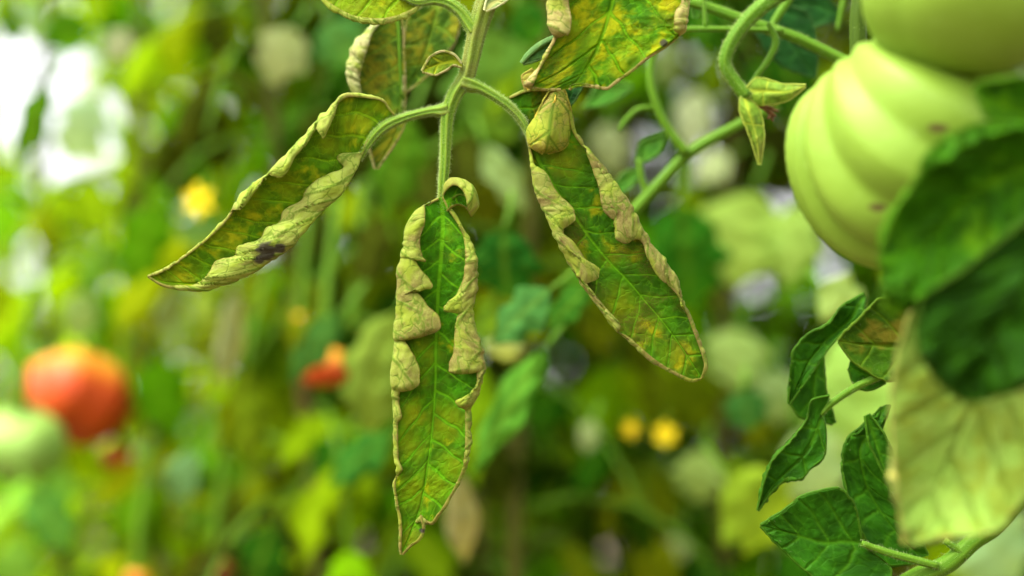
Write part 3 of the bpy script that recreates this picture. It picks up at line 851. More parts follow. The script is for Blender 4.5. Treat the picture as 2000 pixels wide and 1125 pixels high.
# ------------------------------------------------------------------ tomatoes
def tomato(name, px, py, D, rpx, axis, mat, label, cat='tomato', creases=(), depth=0.16, flatk=0.82, spots=(), dimple=0.12, seed=0, scar=None, stalk=True, group=None):
    c = P(px, py, D); Rr = rpx * MM(D)
    root = empty(name, c)
    tag(root, label, cat, group)
    ax = Vector(axis).normalized()
    qt = ax.to_track_quat('Z', 'Y').to_matrix()
    nt_, npn = 90, 180
    th = np.linspace(0.0, math.pi, nt_); ph = np.linspace(0, 2 * math.pi, npn, endpoint=False)
    TH, PH = np.meshgrid(th, ph, indexing='ij')
    cre = np.zeros_like(TH)
    for (a, wdt, k) in creases:
        dd = np.abs((PH - a + 0.25 * np.sin(TH * 1.5 + a) + math.pi) % (2 * math.pi) - math.pi)
        cre = np.maximum(cre, k * np.exp(-np.abs(dd / wdt) ** 1.3))
    prof = np.sin(TH) ** 0.45
    rad = Rr * (1 - depth * cre * prof - dimple * np.exp(-(TH / 0.35) ** 2) - dimple * 1.6 * np.exp(-((math.pi - TH) / 0.4) ** 2))
    rad *= 1 + 0.03 * vnoise(np.stack([TH * 1.5, np.cos(PH) * 1.4, np.sin(PH) * 1.4], -1), seed)
    V = np.stack([rad * np.sin(TH) * np.cos(PH), rad * np.sin(TH) * np.sin(PH), rad * np.cos(TH) * flatk], -1).reshape(-1, 3)
    Wd = V @ np.array(qt).T
    sp = np.zeros(len(V))
    pxs, pys, ds = proj(Wd + c)
    for (x, y, rx, ry) in spots:
        dd = np.hypot((pxs - x) / rx, (pys - y) / ry) + 0.2 * vnoise(Wd * 900, 2)
        sp = np.maximum(sp, np.clip(1.6 - dd, 0, 1) * (ds < D))
    idx = np.arange(nt_ * npn).reshape(nt_, npn)
    f = np.stack([idx[:-1], idx[1:], np.roll(idx[1:], -1, 1), np.roll(idx[:-1], -1, 1)], -1).reshape(-1, 4)
    me = mesh_np('fruit', Wd, f, {'axis': ('FLOAT', np.cos(TH).ravel()), 'crease': ('FLOAT', cre.ravel()), 'spot': ('FLOAT', sp)})
    o = link('fruit', me, mat)
    o.parent = root
    if stalk:
        top = Vector(c) + ax * Rr * flatk * 0.82
        tube('stalk', root, [(*(top - ax * 0.004), 0.0028), (*(top + ax * 0.006), 0.0024), (*(top + ax * 0.012 + Vector((0, 0, 0.012))), 0.0022), (*(top + ax * 0.012 + Vector((0.004, 0, 0.05))), 0.002)], STEM2, world=True, step=0.003, seg=8)
        V2, F2 = [], []
        for j in range(5):
            a = j * 2 * math.pi / 5 + seed
            u = (qt @ Vector((math.cos(a), math.sin(a), 0))); s_ = u.cross(ax)
            n0 = len(V2)
            for t_ in np.linspace(0, 1, 7):
                cc = top + u * Rr * 0.5 * t_ + ax * Rr * (0.10 + 0.25 * t_ * (1 - t_) + 0.12 * t_ ** 3)
                ww = Rr * 0.09 * math.sin(math.pi * min(1, 0.18 + 0.82 * t_) ** 0.8) * (1 if t_ < 1 else 0.02)
                V2 += [cc - s_ * ww, cc + ax * Rr * 0.02, cc + s_ * ww]
            for q in range(6):
                a0 = n0 + q * 3
                F2 += [(a0, a0 + 1, a0 + 4, a0 + 3), (a0 + 1, a0 + 2, a0 + 5, a0 + 4)]
        V2 = np.array([tuple(v - Vector(c)) for v in V2])
        o2 = link('calyx', mesh_np('calyx', V2, F2), CALYX); o2.parent = root
    return root

CALYX = simple_mat('calyx_green', (0.10, 0.24, 0.02), 0.55, 0.3, 80, transl=0.0)
TGREEN = tomato_mat('tomato_green', (0.19, 0.315, 0.024), (0.20, 0.33, 0.03), 0.2, 0.9)
TPALE = tomato_mat('tomato_pale', (0.22, 0.38, 0.06), (0.24, 0.40, 0.07), 0.2, 0.9)
TRED = tomato_mat('tomato_red', (0.52, 0.060, 0.003), (0.62, 0.36, 0.02), 0.05, 0.85)
TRED2 = tomato_mat('tomato_red_dark', (0.13, 0.018, 0.004), (0.16, 0.03, 0.004), 0.2, 0.9)

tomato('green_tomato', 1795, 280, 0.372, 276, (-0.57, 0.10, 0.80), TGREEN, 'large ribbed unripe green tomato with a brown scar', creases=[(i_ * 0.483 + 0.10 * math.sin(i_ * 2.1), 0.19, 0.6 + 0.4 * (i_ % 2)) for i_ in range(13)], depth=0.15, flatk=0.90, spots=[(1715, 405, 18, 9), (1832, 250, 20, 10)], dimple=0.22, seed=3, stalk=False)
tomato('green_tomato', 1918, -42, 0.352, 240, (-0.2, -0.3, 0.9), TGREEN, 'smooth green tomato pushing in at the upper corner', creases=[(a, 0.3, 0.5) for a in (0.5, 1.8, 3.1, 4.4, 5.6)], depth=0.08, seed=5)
tomato('red_tomato', 150, 778, 0.84, 112, (0.15, 0.25, 0.9), TRED, 'blurred ripening red tomato with yellow shoulders', creases=[(a, 0.3, 0.9) for a in (0.3, 1.4, 2.5, 3.6, 4.5, 5.5)], depth=0.10, flatk=0.85, seed=2, dimple=0.05)
tomato('green_tomato', 40, 868, 0.80, 90, (0.1, -0.3, 0.9), TPALE, 'pale green tomato below the red one', creases=[(a, 0.3, 0.5) for a in (0.5, 1.8, 3.1, 4.4, 5.6)], depth=0.06, seed=8)
tomato('red_tomato', 630, 715, 0.70, 52, (0.1, -0.2, 0.9), TRED, 'red tomato showing as a wedge behind a dark leaf', creases=[(a, 0.3, 0.5) for a in (0.5, 2.6, 4.7)], depth=0.06, seed=9)
tomato('red_tomato', 228, 890, 0.86, 30, (0.1, -0.2, 0.9), TRED, 'small orange red tomato hanging under the large red one', creases=[(0.5, 0.3, 0.5)], depth=0.06, seed=12)
tomato('red_tomato', 418, 1120, 0.8, 40, (0.1, -0.2, 0.9), TRED2, 'dark red tomato cut off by the lower edge', creases=[(0.5, 0.3, 0.5)], depth=0.06, seed=14)
tomato('red_tomato', 268, 1130, 0.8, 24, (0.1, -0.2, 0.9), TRED, 'orange tomato just showing at the lower edge', creases=[(0.5, 0.3, 0.5)], depth=0.06, seed=15)
tomato('orange_tomato', 588, 618, 0.75, 13, (0.1, -0.2, 0.9), tomato_mat('tomato_orange', (0.70, 0.30, 0.01), (0.7, 0.4, 0.02)), 'small orange tomato above the red wedge', creases=[(0.5, 0.3, 0.5)], depth=0.06, seed=16)
tomato('orange_tomato', 690, 632, 0.75, 11, (0.1, -0.2, 0.9), bpy.data.materials['tomato_orange'], 'tiny orange tomato right of the dark leaf', creases=[(0.5, 0.3, 0.5)], depth=0.06, seed=18)

# ------------------------------------------------------------------ yellow flowers
YEL = simple_mat('petal_yellow', (0.85, 0.72, 0.005), 0.5, 0.15, 200, transl=0.35)
YCONE = simple_mat('anther_yellow', (0.80, 0.45, 0.01), 0.5, 0.15, 200)
def flower(px, py, D, rpx, label, seed):
    rs = random.Random(seed)
    c = Vector(P(px, py, D)); r = rpx * MM(D)
    root = empty('yellow_flower', c); tag(root, label, 'flower', 'yellow tomato flowers')
    ax = Vector((rs.uniform(-0.4, 0.4), -0.8, -0.1)).normalized()
    qm = ax.to_track_quat('Z', 'Y').to_matrix()
    V, F = [], []
    for i, t in enumerate(np.linspace(0, 1, 6)):
        ww = 0.30 * math.sin(math.pi * min(1, 0.15 + 0.85 * t) ** 0.9) if t < 1 else 0.01
        zz = 0.25 * math.sin(t * 2.6)
        for s in (-1, 0, 1): V.append((s * ww * r, t * r, (zz - 0.06 * (s == 0)) * r))
    for i in range(5):
        a = i * 3; F += [(a, a + 1, a + 4, a + 3), (a + 1, a + 2, a + 5, a + 4)]
    me = mesh_np('petal', np.array(V), F); me.materials.append(YEL)
    for j in range(6):
        o = bpy.data.objects.new('petal', me); COL.objects.link(o); o.parent = root
        o.matrix_basis = qm.to_4x4() @ Matrix.Rotation(j * math.pi / 3 + rs.uniform(-0.1, 0.1), 4, 'Z')
    tube('anther_cone', root, [(*(c), r * 0.20), (*(c + ax * r * 0.35), r * 0.2), (*(c + ax * r * 0.75), r * 0.05)], YCONE, world=True, step=r / 12, seg=10)
    tube('stalk', root, [(*c, r * 0.08), (*(c - ax * r * 0.5 + Vector((0, 0, r * 0.4))), r * 0.07), (*(c - ax * r * 0.6 + Vector((0, 0, r * 1.6))), r * 0.07)], STEM2, world=True, step=r / 8, seg=8)
flower(392, 392, 0.68, 40, 'yellow flower left of the long rolled leaflet', 1)
flower(1230, 838, 0.72, 22, 'orange yellow flower, the smaller of the pair low in the dark', 2)
flower(1300, 848, 0.72, 27, 'bright yellow flower, the larger of the pair low in the dark', 3)
flower(1308, 812, 1.05, 16, 'tiny yellow flower just above the larger of the pair', 4)

# ------------------------------------------------------------------ right hand stems and calyx
st = empty('tomato_stalk', P(1640, 115, 0.452))
tag(st, 'smooth green stems crossing left of the ribbed tomato', 'stem')
tube('stem', st, [(1340, 2, 9), (1400, 20, 10), (1460, 42, 11), (1550, 72, 11), (1610, 100, 11), (1700, 145, 11)], STEM2, D0=0.452, hairs=900, seed=1)
tube('branch', st, [(1300, 60, 5), (1345, 57, 5.5), (1440, 57, 5.5), (1530, 60, 6)], STEM2, D0=0.449, hairs=400, seed=2)
tube('branch', st, [(1372, -20, 3.5), (1376, 20, 3.5), (1378, 55, 4)], STEM2, D0=0.449, hairs=150, seed=3)
tube('branch', st, [(1560, -30, 9), (1520, 30, 8), (1498, 68, 6)], STEM2, D0=0.46, seed=4)
tube('branch', st, [(1500, 45, 4), (1515, 80, 7), (1500, 118, 6), (1475, 152, 6), (1462, 180, 7)], STEM2, D0=0.444, hairs=250, seed=5)
cx = empty('fruit_stalk', P(1455, 190, 0.441))
tag(cx, 'hairy crooked fruit stalk carrying an open calyx', 'stalk')
tube('stalk', cx, [(1560, -30, 15), (1500, 4, 15), (1455, 45, 14), (1424, 92, 13), (1416, 125, 12), (1434, 158, 12), (1458, 190, 14)], STEM2, D0=0.441, hairs=2600, seed=6, hl=(0.0004, 0.0009))
CAL2 = green_leaf_mat('calyx_leaf', (0.17, 0.30, 0.025), 3.0, yellow=(0.35, 0.36, 0.08), ymix=0.4)
leaflet('sepal', cx, 0.440, [(0, 1452, 180), (1, 1490, 178), (2, 1530, 180, -2), (3, 1574, 168, -3)], [(0, 1452, 178), (1, 1482, 152), (2, 1530, 164, -1), (3, 1574, 166, -3)], [(0, 1456, 190), (1, 1485, 205), (2, 1530, 200, -1), (3, 1574, 170, -3)], rows=70, mat=CAL2, seed=3, cup=-0.003, flat=14, vs=(0.012, 0.3), veinw=0.0002)
leaflet('sepal', cx, 0.440, [(0, 1452, 185), (1, 1464, 225, -2), (2, 1478, 270, -2), (3, 1483, 322)], [(0, 1448, 180), (1, 1444, 212, -1), (2, 1466, 270, -1), (3, 1482, 321)], [(0, 1462, 190), (1, 1486, 222), (2, 1492, 265, -1), (3, 1485, 322)], rows=80, mat=CAL2, seed=4, cup=-0.003, flat=14, vs=(0.012, 0.3), veinw=0.0002)
leaflet('sepal', cx, 0.446, [(0, 1470, 190), (1, 1500, 196), (2, 1540, 188)], [(0, 1470, 186), (1, 1500, 186), (2, 1540, 187)], [(0, 1470, 196), (1, 1500, 210), (2, 1540, 190)], rows=40, mat=CAL2, seed=5, flat=10, cup=0.001)
BRN = simple_mat('dry_brown', (0.16, 0.075, 0.02), 0.8, 0.4, 500)
for j in range(6):
    a = j * 0.35
    tube('dry_petal', cx, [(1478, 203, 4), (1492 + 3 * j, 208 + 3 * j, 4, j % 3), (1512 - 3 * j + 12 * (j % 2), 212 + 5 * j, 2, j % 2 * 2)], BRN, D0=0.443, seg=6, step=0.0008, seed=j)

fk = empty('forked_stem', P(1345, 300, 0.49))
tag(fk, 'forked green stems rising behind the broad leaflet', 'stem')
tube('stem', fk, [(1520, 205, 11), (1450, 240, 10), (1345, 300, 11), (1290, 355, 11), (1235, 415, 11), (1170, 480, 10)], STEM2, D0=0.488, seed=7)
tube('branch', fk, [(1290, 60, 8), (1272, 120, 8), (1275, 180, 8.5), (1300, 245, 9), (1340, 300, 10)], STEM2, D0=0.486, seed=8)
tube('branch', fk, [(1265, 383, 7), (1253, 345, 6), (1250, 310, 5)], STEM2, D0=0.488, seed=9)
tube('branch', fk, [(1276, 210, 4), (1245, 214, 5), (1220, 238, 5), (1208, 258, 3)], STEM2, D0=0.488, seed=10)
G2 = green_leaf_mat('leaf_mid_green', (0.05, 0.19, 0.015), 11.0)
leaflet('leaflet', fk, 0.49, [(0, 1300, 262), (1, 1265, 285), (2, 1245, 320)], [(0, 1298, 260), (1, 1250, 280), (2, 1243, 320)], [(0, 1302, 264), (1, 1285, 300), (2, 1248, 320)], rows=40, mat=G2, seed=6, flat=10)
leaflet('leaflet', fk, 0.50, [(0, 1250, 330), (1, 1225, 350), (2, 1195, 385)], [(0, 1248, 328), (1, 1215, 340), (2, 1194, 383)], [(0, 1252, 334), (1, 1235, 362), (2, 1197, 386)], rows=40, mat=G2, seed=7, flat=10)
leaflet('leaflet', fk, 0.50, [(0, 1235, 168), (1, 1185, 178), (2, 1140, 210)], [(0, 1235, 165), (1, 1180, 160), (2, 1139, 209)], [(0, 1236, 172), (1, 1190, 200), (2, 1141, 212)], rows=40, mat=G2, seed=8, flat=10)
leaflet('leaflet', fk, 0.455, [(0, 1368, -30), (1, 1362, 0), (2, 1358, 36)], [(0, 1366, -32), (1, 1350, 0), (2, 1354, 34)], [(0, 1372, -30), (1, 1374, 0), (2, 1362, 36)], rows=40, mat=G2, seed=9, flat=10)

dk = empty('tomato_leaf', P(1500, 20, 0.475))
tag(dk, 'very dark green leaf behind the crossing stems', 'leaf')
DK = green_leaf_mat('leaf_very_dark', (0.010, 0.060, 0.008), 12.0)
leaflet('leaflet', dk, 0.475, [(0, 1490, 0), (1, 1520, 50), (2, 1560, 110), (3, 1592, 152)], [(0, 1485, 0), (1, 1478, 60), (2, 1530, 130), (3, 1590, 152)], [(0, 1495, 0), (1, 1580, 30), (2, 1596, 100), (3, 1594, 152)], rows=80, mat=DK, seed=10, flat=18)
leaflet('leaflet', dk, 0.478, [(0, 1640, 30), (1, 1580, 10), (2, 1500, 15)], [(0, 1640, 40), (1, 1570, 55), (2, 1500, 18)], [(0, 1640, 20), (1, 1570, -40), (2, 1500, 12)], rows=60, mat=DK, seed=12, flat=18)
tube('stalk', dk, [(1660, -40, 6), (1645, 10, 5), (1635, 60, 4)], STEM2, D0=0.477)
tk = tube('support_stem', None, [(1700, -60, 16), (1682, 0, 17), (1676, 60, 17), (1680, 200, 17), (1690, 420, 17)], stem_mat('stem_dark_olive', (0.035, 0.07, 0.004), (0.06, 0.11, 0.008)), D0=0.43, hairs=300, seed=12)  # dark olive green is the stem's own colour
tag(tk, 'dark upright stem between the two green tomatoes', 'stem')

# ------------------------------------------------------------------ dark leaf cluster on the right below
lw = empty('tomato_leaf', P(1800, 1125, 0.425))
tag(lw, 'healthy dark green compound leaf beside the pale near leaf', 'leaf')
tube('stem', lw, [(1700, 1180, 17), (1790, 1128, 18), (1850, 1102, 17), (1905, 1055, 16), (1945, 1028, 16), (2030, 930, 16)], STEM2, D0=0.424, hairs=1200, seed=13)
tube('branch', lw, [(1890, 1088, 9), (1870, 1074, 7), (1845, 1055, 6)], STEM2, D0=0.423, hairs=200, seed=14)
tube('petiolule', lw, [(1833, 1106, 7), (1780, 1092, 7.5), (1730, 1078, 7), (1683, 1061, 6)], STEM2, D0=0.421, hairs=500, seed=15)
tube('petiolule', lw, [(1790, 690, 8), (1735, 728, 7), (1672, 756, 7.5), (1624, 788, 7), (1603, 810, 5)], STEM2, D0=0.428, hairs=500, seed=16)
leaflet('leaflet', lw, 0.423, [(0, 1683, 1061), (1, 1650, 1058), (2, 1613, 1060), (3, 1570, 1050), (4, 1533, 1038), (5, 1485, 1026)],
        [(0, 1683, 1056), (0.6, 1677, 1016), (1.2, 1661, 973), (2, 1635, 953), (3, 1571, 968), (4, 1523, 1000), (5, 1485, 1025)],
        [(0, 1686, 1066), (0.6, 1740, 1115), (1.2, 1735, 1145), (2, 1640, 1160), (3, 1575, 1115), (4, 1520, 1066), (5, 1485, 1028)], rows=170, mat=GREENH, seed=21, cup=0.002, pucker=0.0006, wave=0.0012, hairs=400)
leaflet('leaflet', lw, 0.430, [(0, 1730, 790), (1, 1695, 845), (2, 1678, 885), (3, 1690, 940), (4, 1715, 990), (5, 1760, 1050), (6, 1800, 1090)],
        [(0, 1722, 795), (1, 1690, 826), (2, 1652, 860), (3, 1644, 905), (4, 1655, 965), (5, 1690, 1050), (5.5, 1740, 1105), (6, 1798, 1098)],
        [(0, 1740, 790), (1, 1722, 850), (2, 1722, 898), (3, 1740, 960), (4, 1765, 1000), (5, 1800, 1050), (6, 1812, 1085)], rows=160, mat=GREENH, seed=22, cup=0.002, pucker=0.0006, wave=0.0012, hairs=300)
leaflet('leaflet', lw, 0.4245, [(0, 1690, 812), (1, 1706, 850), (2, 1722, 900), (3, 1745, 960)], [(0, 1689, 812), (1, 1696, 860), (2, 1716, 905), (3, 1744, 960)], [(0, 1698, 808), (1, 1725, 845), (2, 1745, 890), (3, 1748, 958)], rows=80, mat=GREENH, seed=23, flat=18)
leaflet('leaflet', lw, 0.428, [(0, 1605, 808), (1, 1592, 850, -1), (2, 1570, 890, -1), (3, 1535, 925), (4, 1505, 955), (5, 1480, 997)],
        [(0, 1621, 771), (0.5, 1587, 781), (1, 1576, 818), (2, 1544, 861), (3, 1512, 895), (4, 1496, 930), (5, 1479, 996)],
        [(0, 1606, 810), (0.5, 1612, 835), (1, 1613, 870), (2, 1605, 897), (2.5, 1580, 918), (3, 1563, 936), (3.4, 1544, 933), (4, 1512, 955), (5, 1481, 998)], rows=150, mat=GREENH, seed=24, cup=0.003, pucker=0.0006, wave=0.001, hairs=400)
leaflet('leaflet', lw, 0.434, [(0, 1688, 573, 2), (1, 1660, 625), (2, 1610, 670), (3, 1575, 715), (4, 1548, 775), (5, 1540, 790)],
        [(0, 1686, 573, 2), (1, 1640, 602), (1.6, 1620, 630), (2.2, 1575, 655), (3, 1548, 690), (4, 1543, 740), (5, 1539, 788)],
        [(0, 1690, 580, 2), (1, 1684, 620), (2, 1635, 660), (3, 1605, 700), (4, 1570, 750), (5, 1541, 792)], rows=130, mat=GREENH, seed=25, cup=0.003, pucker=0.0005, wave=0.0012, hairs=300)
leaflet('leaflet', lw, 0.440, [(0, 1600, 700), (1, 1590, 760), (2, 1600, 800), (3, 1628, 828)], [(0, 1585, 700), (1, 1540, 760), (2, 1560, 812), (3, 1626, 829)], [(0, 1608, 690), (1, 1612, 750), (2, 1622, 790), (3, 1632, 826)], rows=80, mat=GREENH, seed=26, flat=18)
leaflet('leaflet', lw, 0.427, [(0, 1800, 685), (1, 1750, 677), (2, 1700, 674), (3, 1637, 667)],
        [(0, 1800, 660), (0.7, 1765, 590), (1.3, 1720, 584), (2, 1685, 615), (2.6, 1650, 648), (3, 1636, 665)],
        [(0, 1790, 700), (0.7, 1765, 745), (1.3, 1735, 744), (2, 1699, 728), (2.6, 1661, 701), (3, 1638, 669)], rows=130, mat=GREENH2, seed=27, cup=0.001, pucker=0.0005, wave=0.001, hairs=300, label='brown stained leaflet')
leaflet('leaflet', lw, 0.431, [(0, 1730, 742), (1, 1700, 735), (2, 1658, 715)], [(0, 1730, 735), (1, 1695, 715), (2, 1660, 704)], [(0, 1730, 748), (1, 1692, 764), (1.6, 1665, 745), (2, 1657, 720)], rows=70, mat=GREENH, seed=28, flat=18)

# ------------------------------------------------------------------ near blurred leaves on the right
nl = empty('tomato_leaf', P(1990, 640, 0.335))
tag(nl, 'large pale mottled leaf nearest on the right, out of focus', 'leaf')
leaflet('leaflet', nl, 0.338, [(0, 1990, 560), (1, 1940, 680), (2, 1890, 800), (3, 1840, 930), (4, 1770, 1062)],
        [(0, 1900, 540), (0.5, 1785, 605), (1.2, 1750, 720), (2, 1742, 800), (3, 1752, 950), (4, 1764, 1060)],
        [(0, 2100, 560), (1, 2100, 760), (2, 2060, 900), (2.7, 1985, 985), (3.2, 1945, 1035), (3.6, 1860, 1048), (4, 1775, 1064)], rows=140, mat=PALEF, seed=31, cup=0.004, pucker=0.0007, wave=0.002, vs=(0.011, 0.75), veinw=0.0009, flip=True)
tube('stalk', nl, [(1990, 565, 8), (2020, 480, 9), (2060, 380, 10)], STEM2, D0=0.338)
nd = empty('tomato_leaf', P(2020, 400, 0.330))
tag(nd, 'dark green blurred leaf covering the lower right of the ribbed tomato', 'leaf')
leaflet('leaflet', nd, 0.326, [(0, 2060, 300), (1, 1950, 350), (2, 1850, 430), (3, 1780, 520), (4, 1735, 610)],
        [(0, 2050, 240), (0.7, 1930, 240), (1.3, 1810, 300), (1.7, 1795, 340), (2.2, 1740, 430), (3, 1718, 510), (4, 1728, 605)],
        [(0, 2080, 340), (1, 2020, 470), (2, 1930, 540), (3, 1840, 590), (4, 1745, 615)], rows=120, mat=GREENF, seed=32, cup=0.004, pucker=0.0018, wave=0.0042, vs=(0.010, 0.75))
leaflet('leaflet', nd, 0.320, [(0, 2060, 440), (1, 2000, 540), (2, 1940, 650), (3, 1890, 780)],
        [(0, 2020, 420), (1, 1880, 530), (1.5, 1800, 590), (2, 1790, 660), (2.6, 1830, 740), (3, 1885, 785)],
        [(0, 2100, 460), (1, 2080, 600), (2, 2030, 740), (3, 1900, 785)], rows=100, mat=GREENF_SHADED, seed=33, cup=0.003, pucker=0.0018, wave=0.0042, vs=(0.010, 0.75))
leaflet('leaflet', nd, 0.326, [(0, 2080, 250), (1, 2000, 220), (2, 1905, 170)], [(0, 2060, 290), (1, 1970, 270), (2, 1903, 180)], [(0, 2090, 200), (1, 2010, 150), (2, 1910, 162)], rows=60, mat=GREENF, seed=34, flat=18, wave=0.002)
tube('stalk', nd, [(2055, 250, 9), (2062, 330, 9), (2066, 450, 8)], STEM2, D0=0.324)

# ------------------------------------------------------------------ leaf hanging behind on the left
gb = empty('tomato_leaf', P(780, 20, 0.452))
tag(gb, 'mottled shrivelled leaf hanging slightly behind the main stem', 'leaf')
GBM = sick_leaf_mat('leaf_sick_g', (0.06, 0.16, 0.010), (0.30, 0.30, 0.012), 0.55, 0.7, 21.0)
leaflet('leaflet', gb, 0.449, [(0, 775, 10), (1, 780, 60), (2, 782, 120), (3, 784, 180), (4, 778, 240), (5, 735, 330)],
        [(0, 770, 12), (1, 715, 60), (2, 690, 100), (3, 682, 150), (3.6, 700, 200), (4, 715, 260), (5, 732, 330)],
        [(0, 780, 10), (1, 788, 60), (2, 790, 120), (3, 792, 180), (4, 790, 240), (5, 738, 330)],
        EL=[(0, 772, 12), (1, 725, 70), (2, 712, 112), (3, 704, 158), (3.6, 708, 200), (4, 716, 260), (5, 733, 330)], rows=140, mat=GBM, seed=41, cup=0.003, wave=0.0015)
leaflet('leaflet', gb, 0.456, [(0, 860, -10), (1, 850, 40), (2, 835, 90), (3, 815, 140), (4, 790, 180)],
        [(0, 850, -10), (1, 800, 30), (2, 788, 80), (3, 786, 130), (4, 788, 180)],
        [(0, 870, -5), (1, 900, 30), (2, 890, 80), (3, 850, 135), (4, 792, 182)], rows=110, mat=GBM, seed=42, cup=0.002, wave=0.0015)
tube('stalk', gb, [(860, -60, 6), (800, -30, 6), (776, 12, 5), (779, 60, 4), (782, 130, 3.5), (784, 190, 3)], STEM2, D0=0.4485)
bh = empty('tomato_leaf', P(1120, 165, 0.432))
tag(bh, 'blackish leaf tip behind the folded lobe', 'leaf')
leaflet('leaflet', bh, 0.432, [(0, 1125, 130), (1, 1118, 170), (2, 1108, 215)], [(0, 1100, 130), (1, 1098, 170), (2, 1106, 214)], [(0, 1150, 130), (1, 1138, 170), (2, 1110, 214)], rows=50, mat=DK, seed=43, flat=14)

# ------------------------------------------------------------------ the main leaf, in focus
F0 = FOCUS
hero = empty('tomato_leaf', P(950, -20, F0))
tag(hero, 'drooping compound leaf in sharp focus with rolled yellow mottled leaflets', 'leaf')
tube('stem', hero, [(985, -90, 21), (962, -20, 20), (944, 22, 19), (931, 67, 17), (920, 115, 16), (910, 152, 15.5), (888, 185, 14), (874, 225, 12.5), (871, 267, 11), (869, 310, 10), (866, 350, 9), (863, 390, 7.5), (862, 415, 5.5)], STEM, D0=F0, rd=0.11, seg=42, step=0.0006, hairs=7000, seed=20)
tube('petiolule', hero, [(876, 214, 15), (862, 217, 13), (845, 217, 8.5), (815, 223, 7.5), (785, 232, 8), (757, 244, 9.5), (735, 262, 9), (716, 288, 6), (704, 312, 3)], STEM, D0=F0, rd=0.11, seg=42, step=0.0006, hairs=3200, seed=21)
tube('petiolule', hero, [(903, 160, 15), (920, 166, 14), (938, 172, 10), (965, 187, 9), (995, 208, 8.5), (1020, 236, 8), (1033, 262, 6.5), (1040, 285, 4.5)], STEM, D0=F0 - 0.0006, rd=0.11, seg=42, step=0.0006, hairs=3400, seed=22)
tube('petiolule', hero, [(928, 62, 15), (918, 48, 13), (900, 24, 11), (875, 6, 10), (848, 0, 9), (815, 4, 7), (780, -10, 5)], STEM, D0=F0, rd=0.11, seg=42, step=0.0006, hairs=2600, seed=23)
tube('petiolule', hero, [(972, -50, 16), (1030, -85, 10), (1110, -105, 9), (1200, -80, 8)], STEM, D0=F0 - 0.004, rd=0.09, seg=24, step=0.001, hairs=300, seed=24)

def Z(ox, oy, s, lst):
    return [(c[0], ox + c[1] / s, oy + c[2] / s) + tuple(c[3:]) for c in lst]
# long left leaflet
za = lambda l: Z(270, 150, 2.5, l)
leaflet('leaflet', hero, F0, za([(0, 1255, 195), (1, 1180, 240), (2, 1110, 310), (3, 1060, 420, 1), (4, 980, 530, 1), (5, 870, 640, 1), (6, 740, 740, 1), (7, 600, 860, 1), (8, 470, 945, 0.5), (9, 300, 1010), (10, 150, 1005), (11, 50, 975)]),
        za([(0, 1250, 185), (1, 1180, 110), (2, 1030, 88), (3, 900, 190), (4, 780, 320), (5, 640, 460), (6, 520, 575), (7, 430, 695), (8, 330, 795), (9, 220, 880), (10, 120, 945), (11, 48, 974)]),
        za([(0, 1258, 205), (1, 1187, 250), (2, 1118, 322), (3, 1075, 440), (4, 1000, 575), (5, 890, 675), (6, 755, 815), (7, 640, 905), (8, 500, 990), (9, 300, 1042), (10, 140, 1024), (11, 50, 977)]),
        EL=za([(0, 1250, 187), (1, 1180, 114), (2, 1030, 96), (2.25, 985, 120), (2.65, 945, 220), (2.92, 905, 303), (3.08, 878, 258), (3.5, 828, 328), (4, 775, 385), (4.45, 692, 492), (4.6, 645, 478), (5, 610, 515), (5.5, 565, 570), (6, 498, 648), (6.3, 475, 650), (7, 434, 700), (8, 332, 800), (9, 222, 884), (10, 122, 948), (11, 48, 974)]),
        ER=za([(0, 1256, 203), (1, 1184, 248), (2, 1112, 322), (2.35, 1085, 375), (2.55, 1000, 372), (2.75, 968, 397), (2.95, 1002, 440), (3.3, 930, 470), (3.6, 870, 500), (4.2, 810, 565), (4.35, 802, 592), (4.9, 700, 660), (5.05, 692, 700), (5.6, 622, 740), (5.75, 602, 785), (6.6, 482, 840), (6.75, 480, 865), (7.5, 372, 915), (7.65, 357, 950), (8.2, 322, 988), (9, 240, 1024), (10, 140, 1020), (11, 50, 976)]),
        rows=380, mat=LEAFA, seed=51, rmax=0.0022, cup=0.0022, spots=[(520, 490, 22), (545, 484, 12), (508, 503, 12)], yel=[(700, 240, 30, 0.9), (640, 280, 25, 0.5), (500, 395, 25, 0.7), (560, 360, 25, 0.5), (350, 545, 35, 0.6), (430, 455, 30, 0.5), (740, 210, 18, 0.6)], hairs=900, label='long slender leaflet rolled along its lower margin')
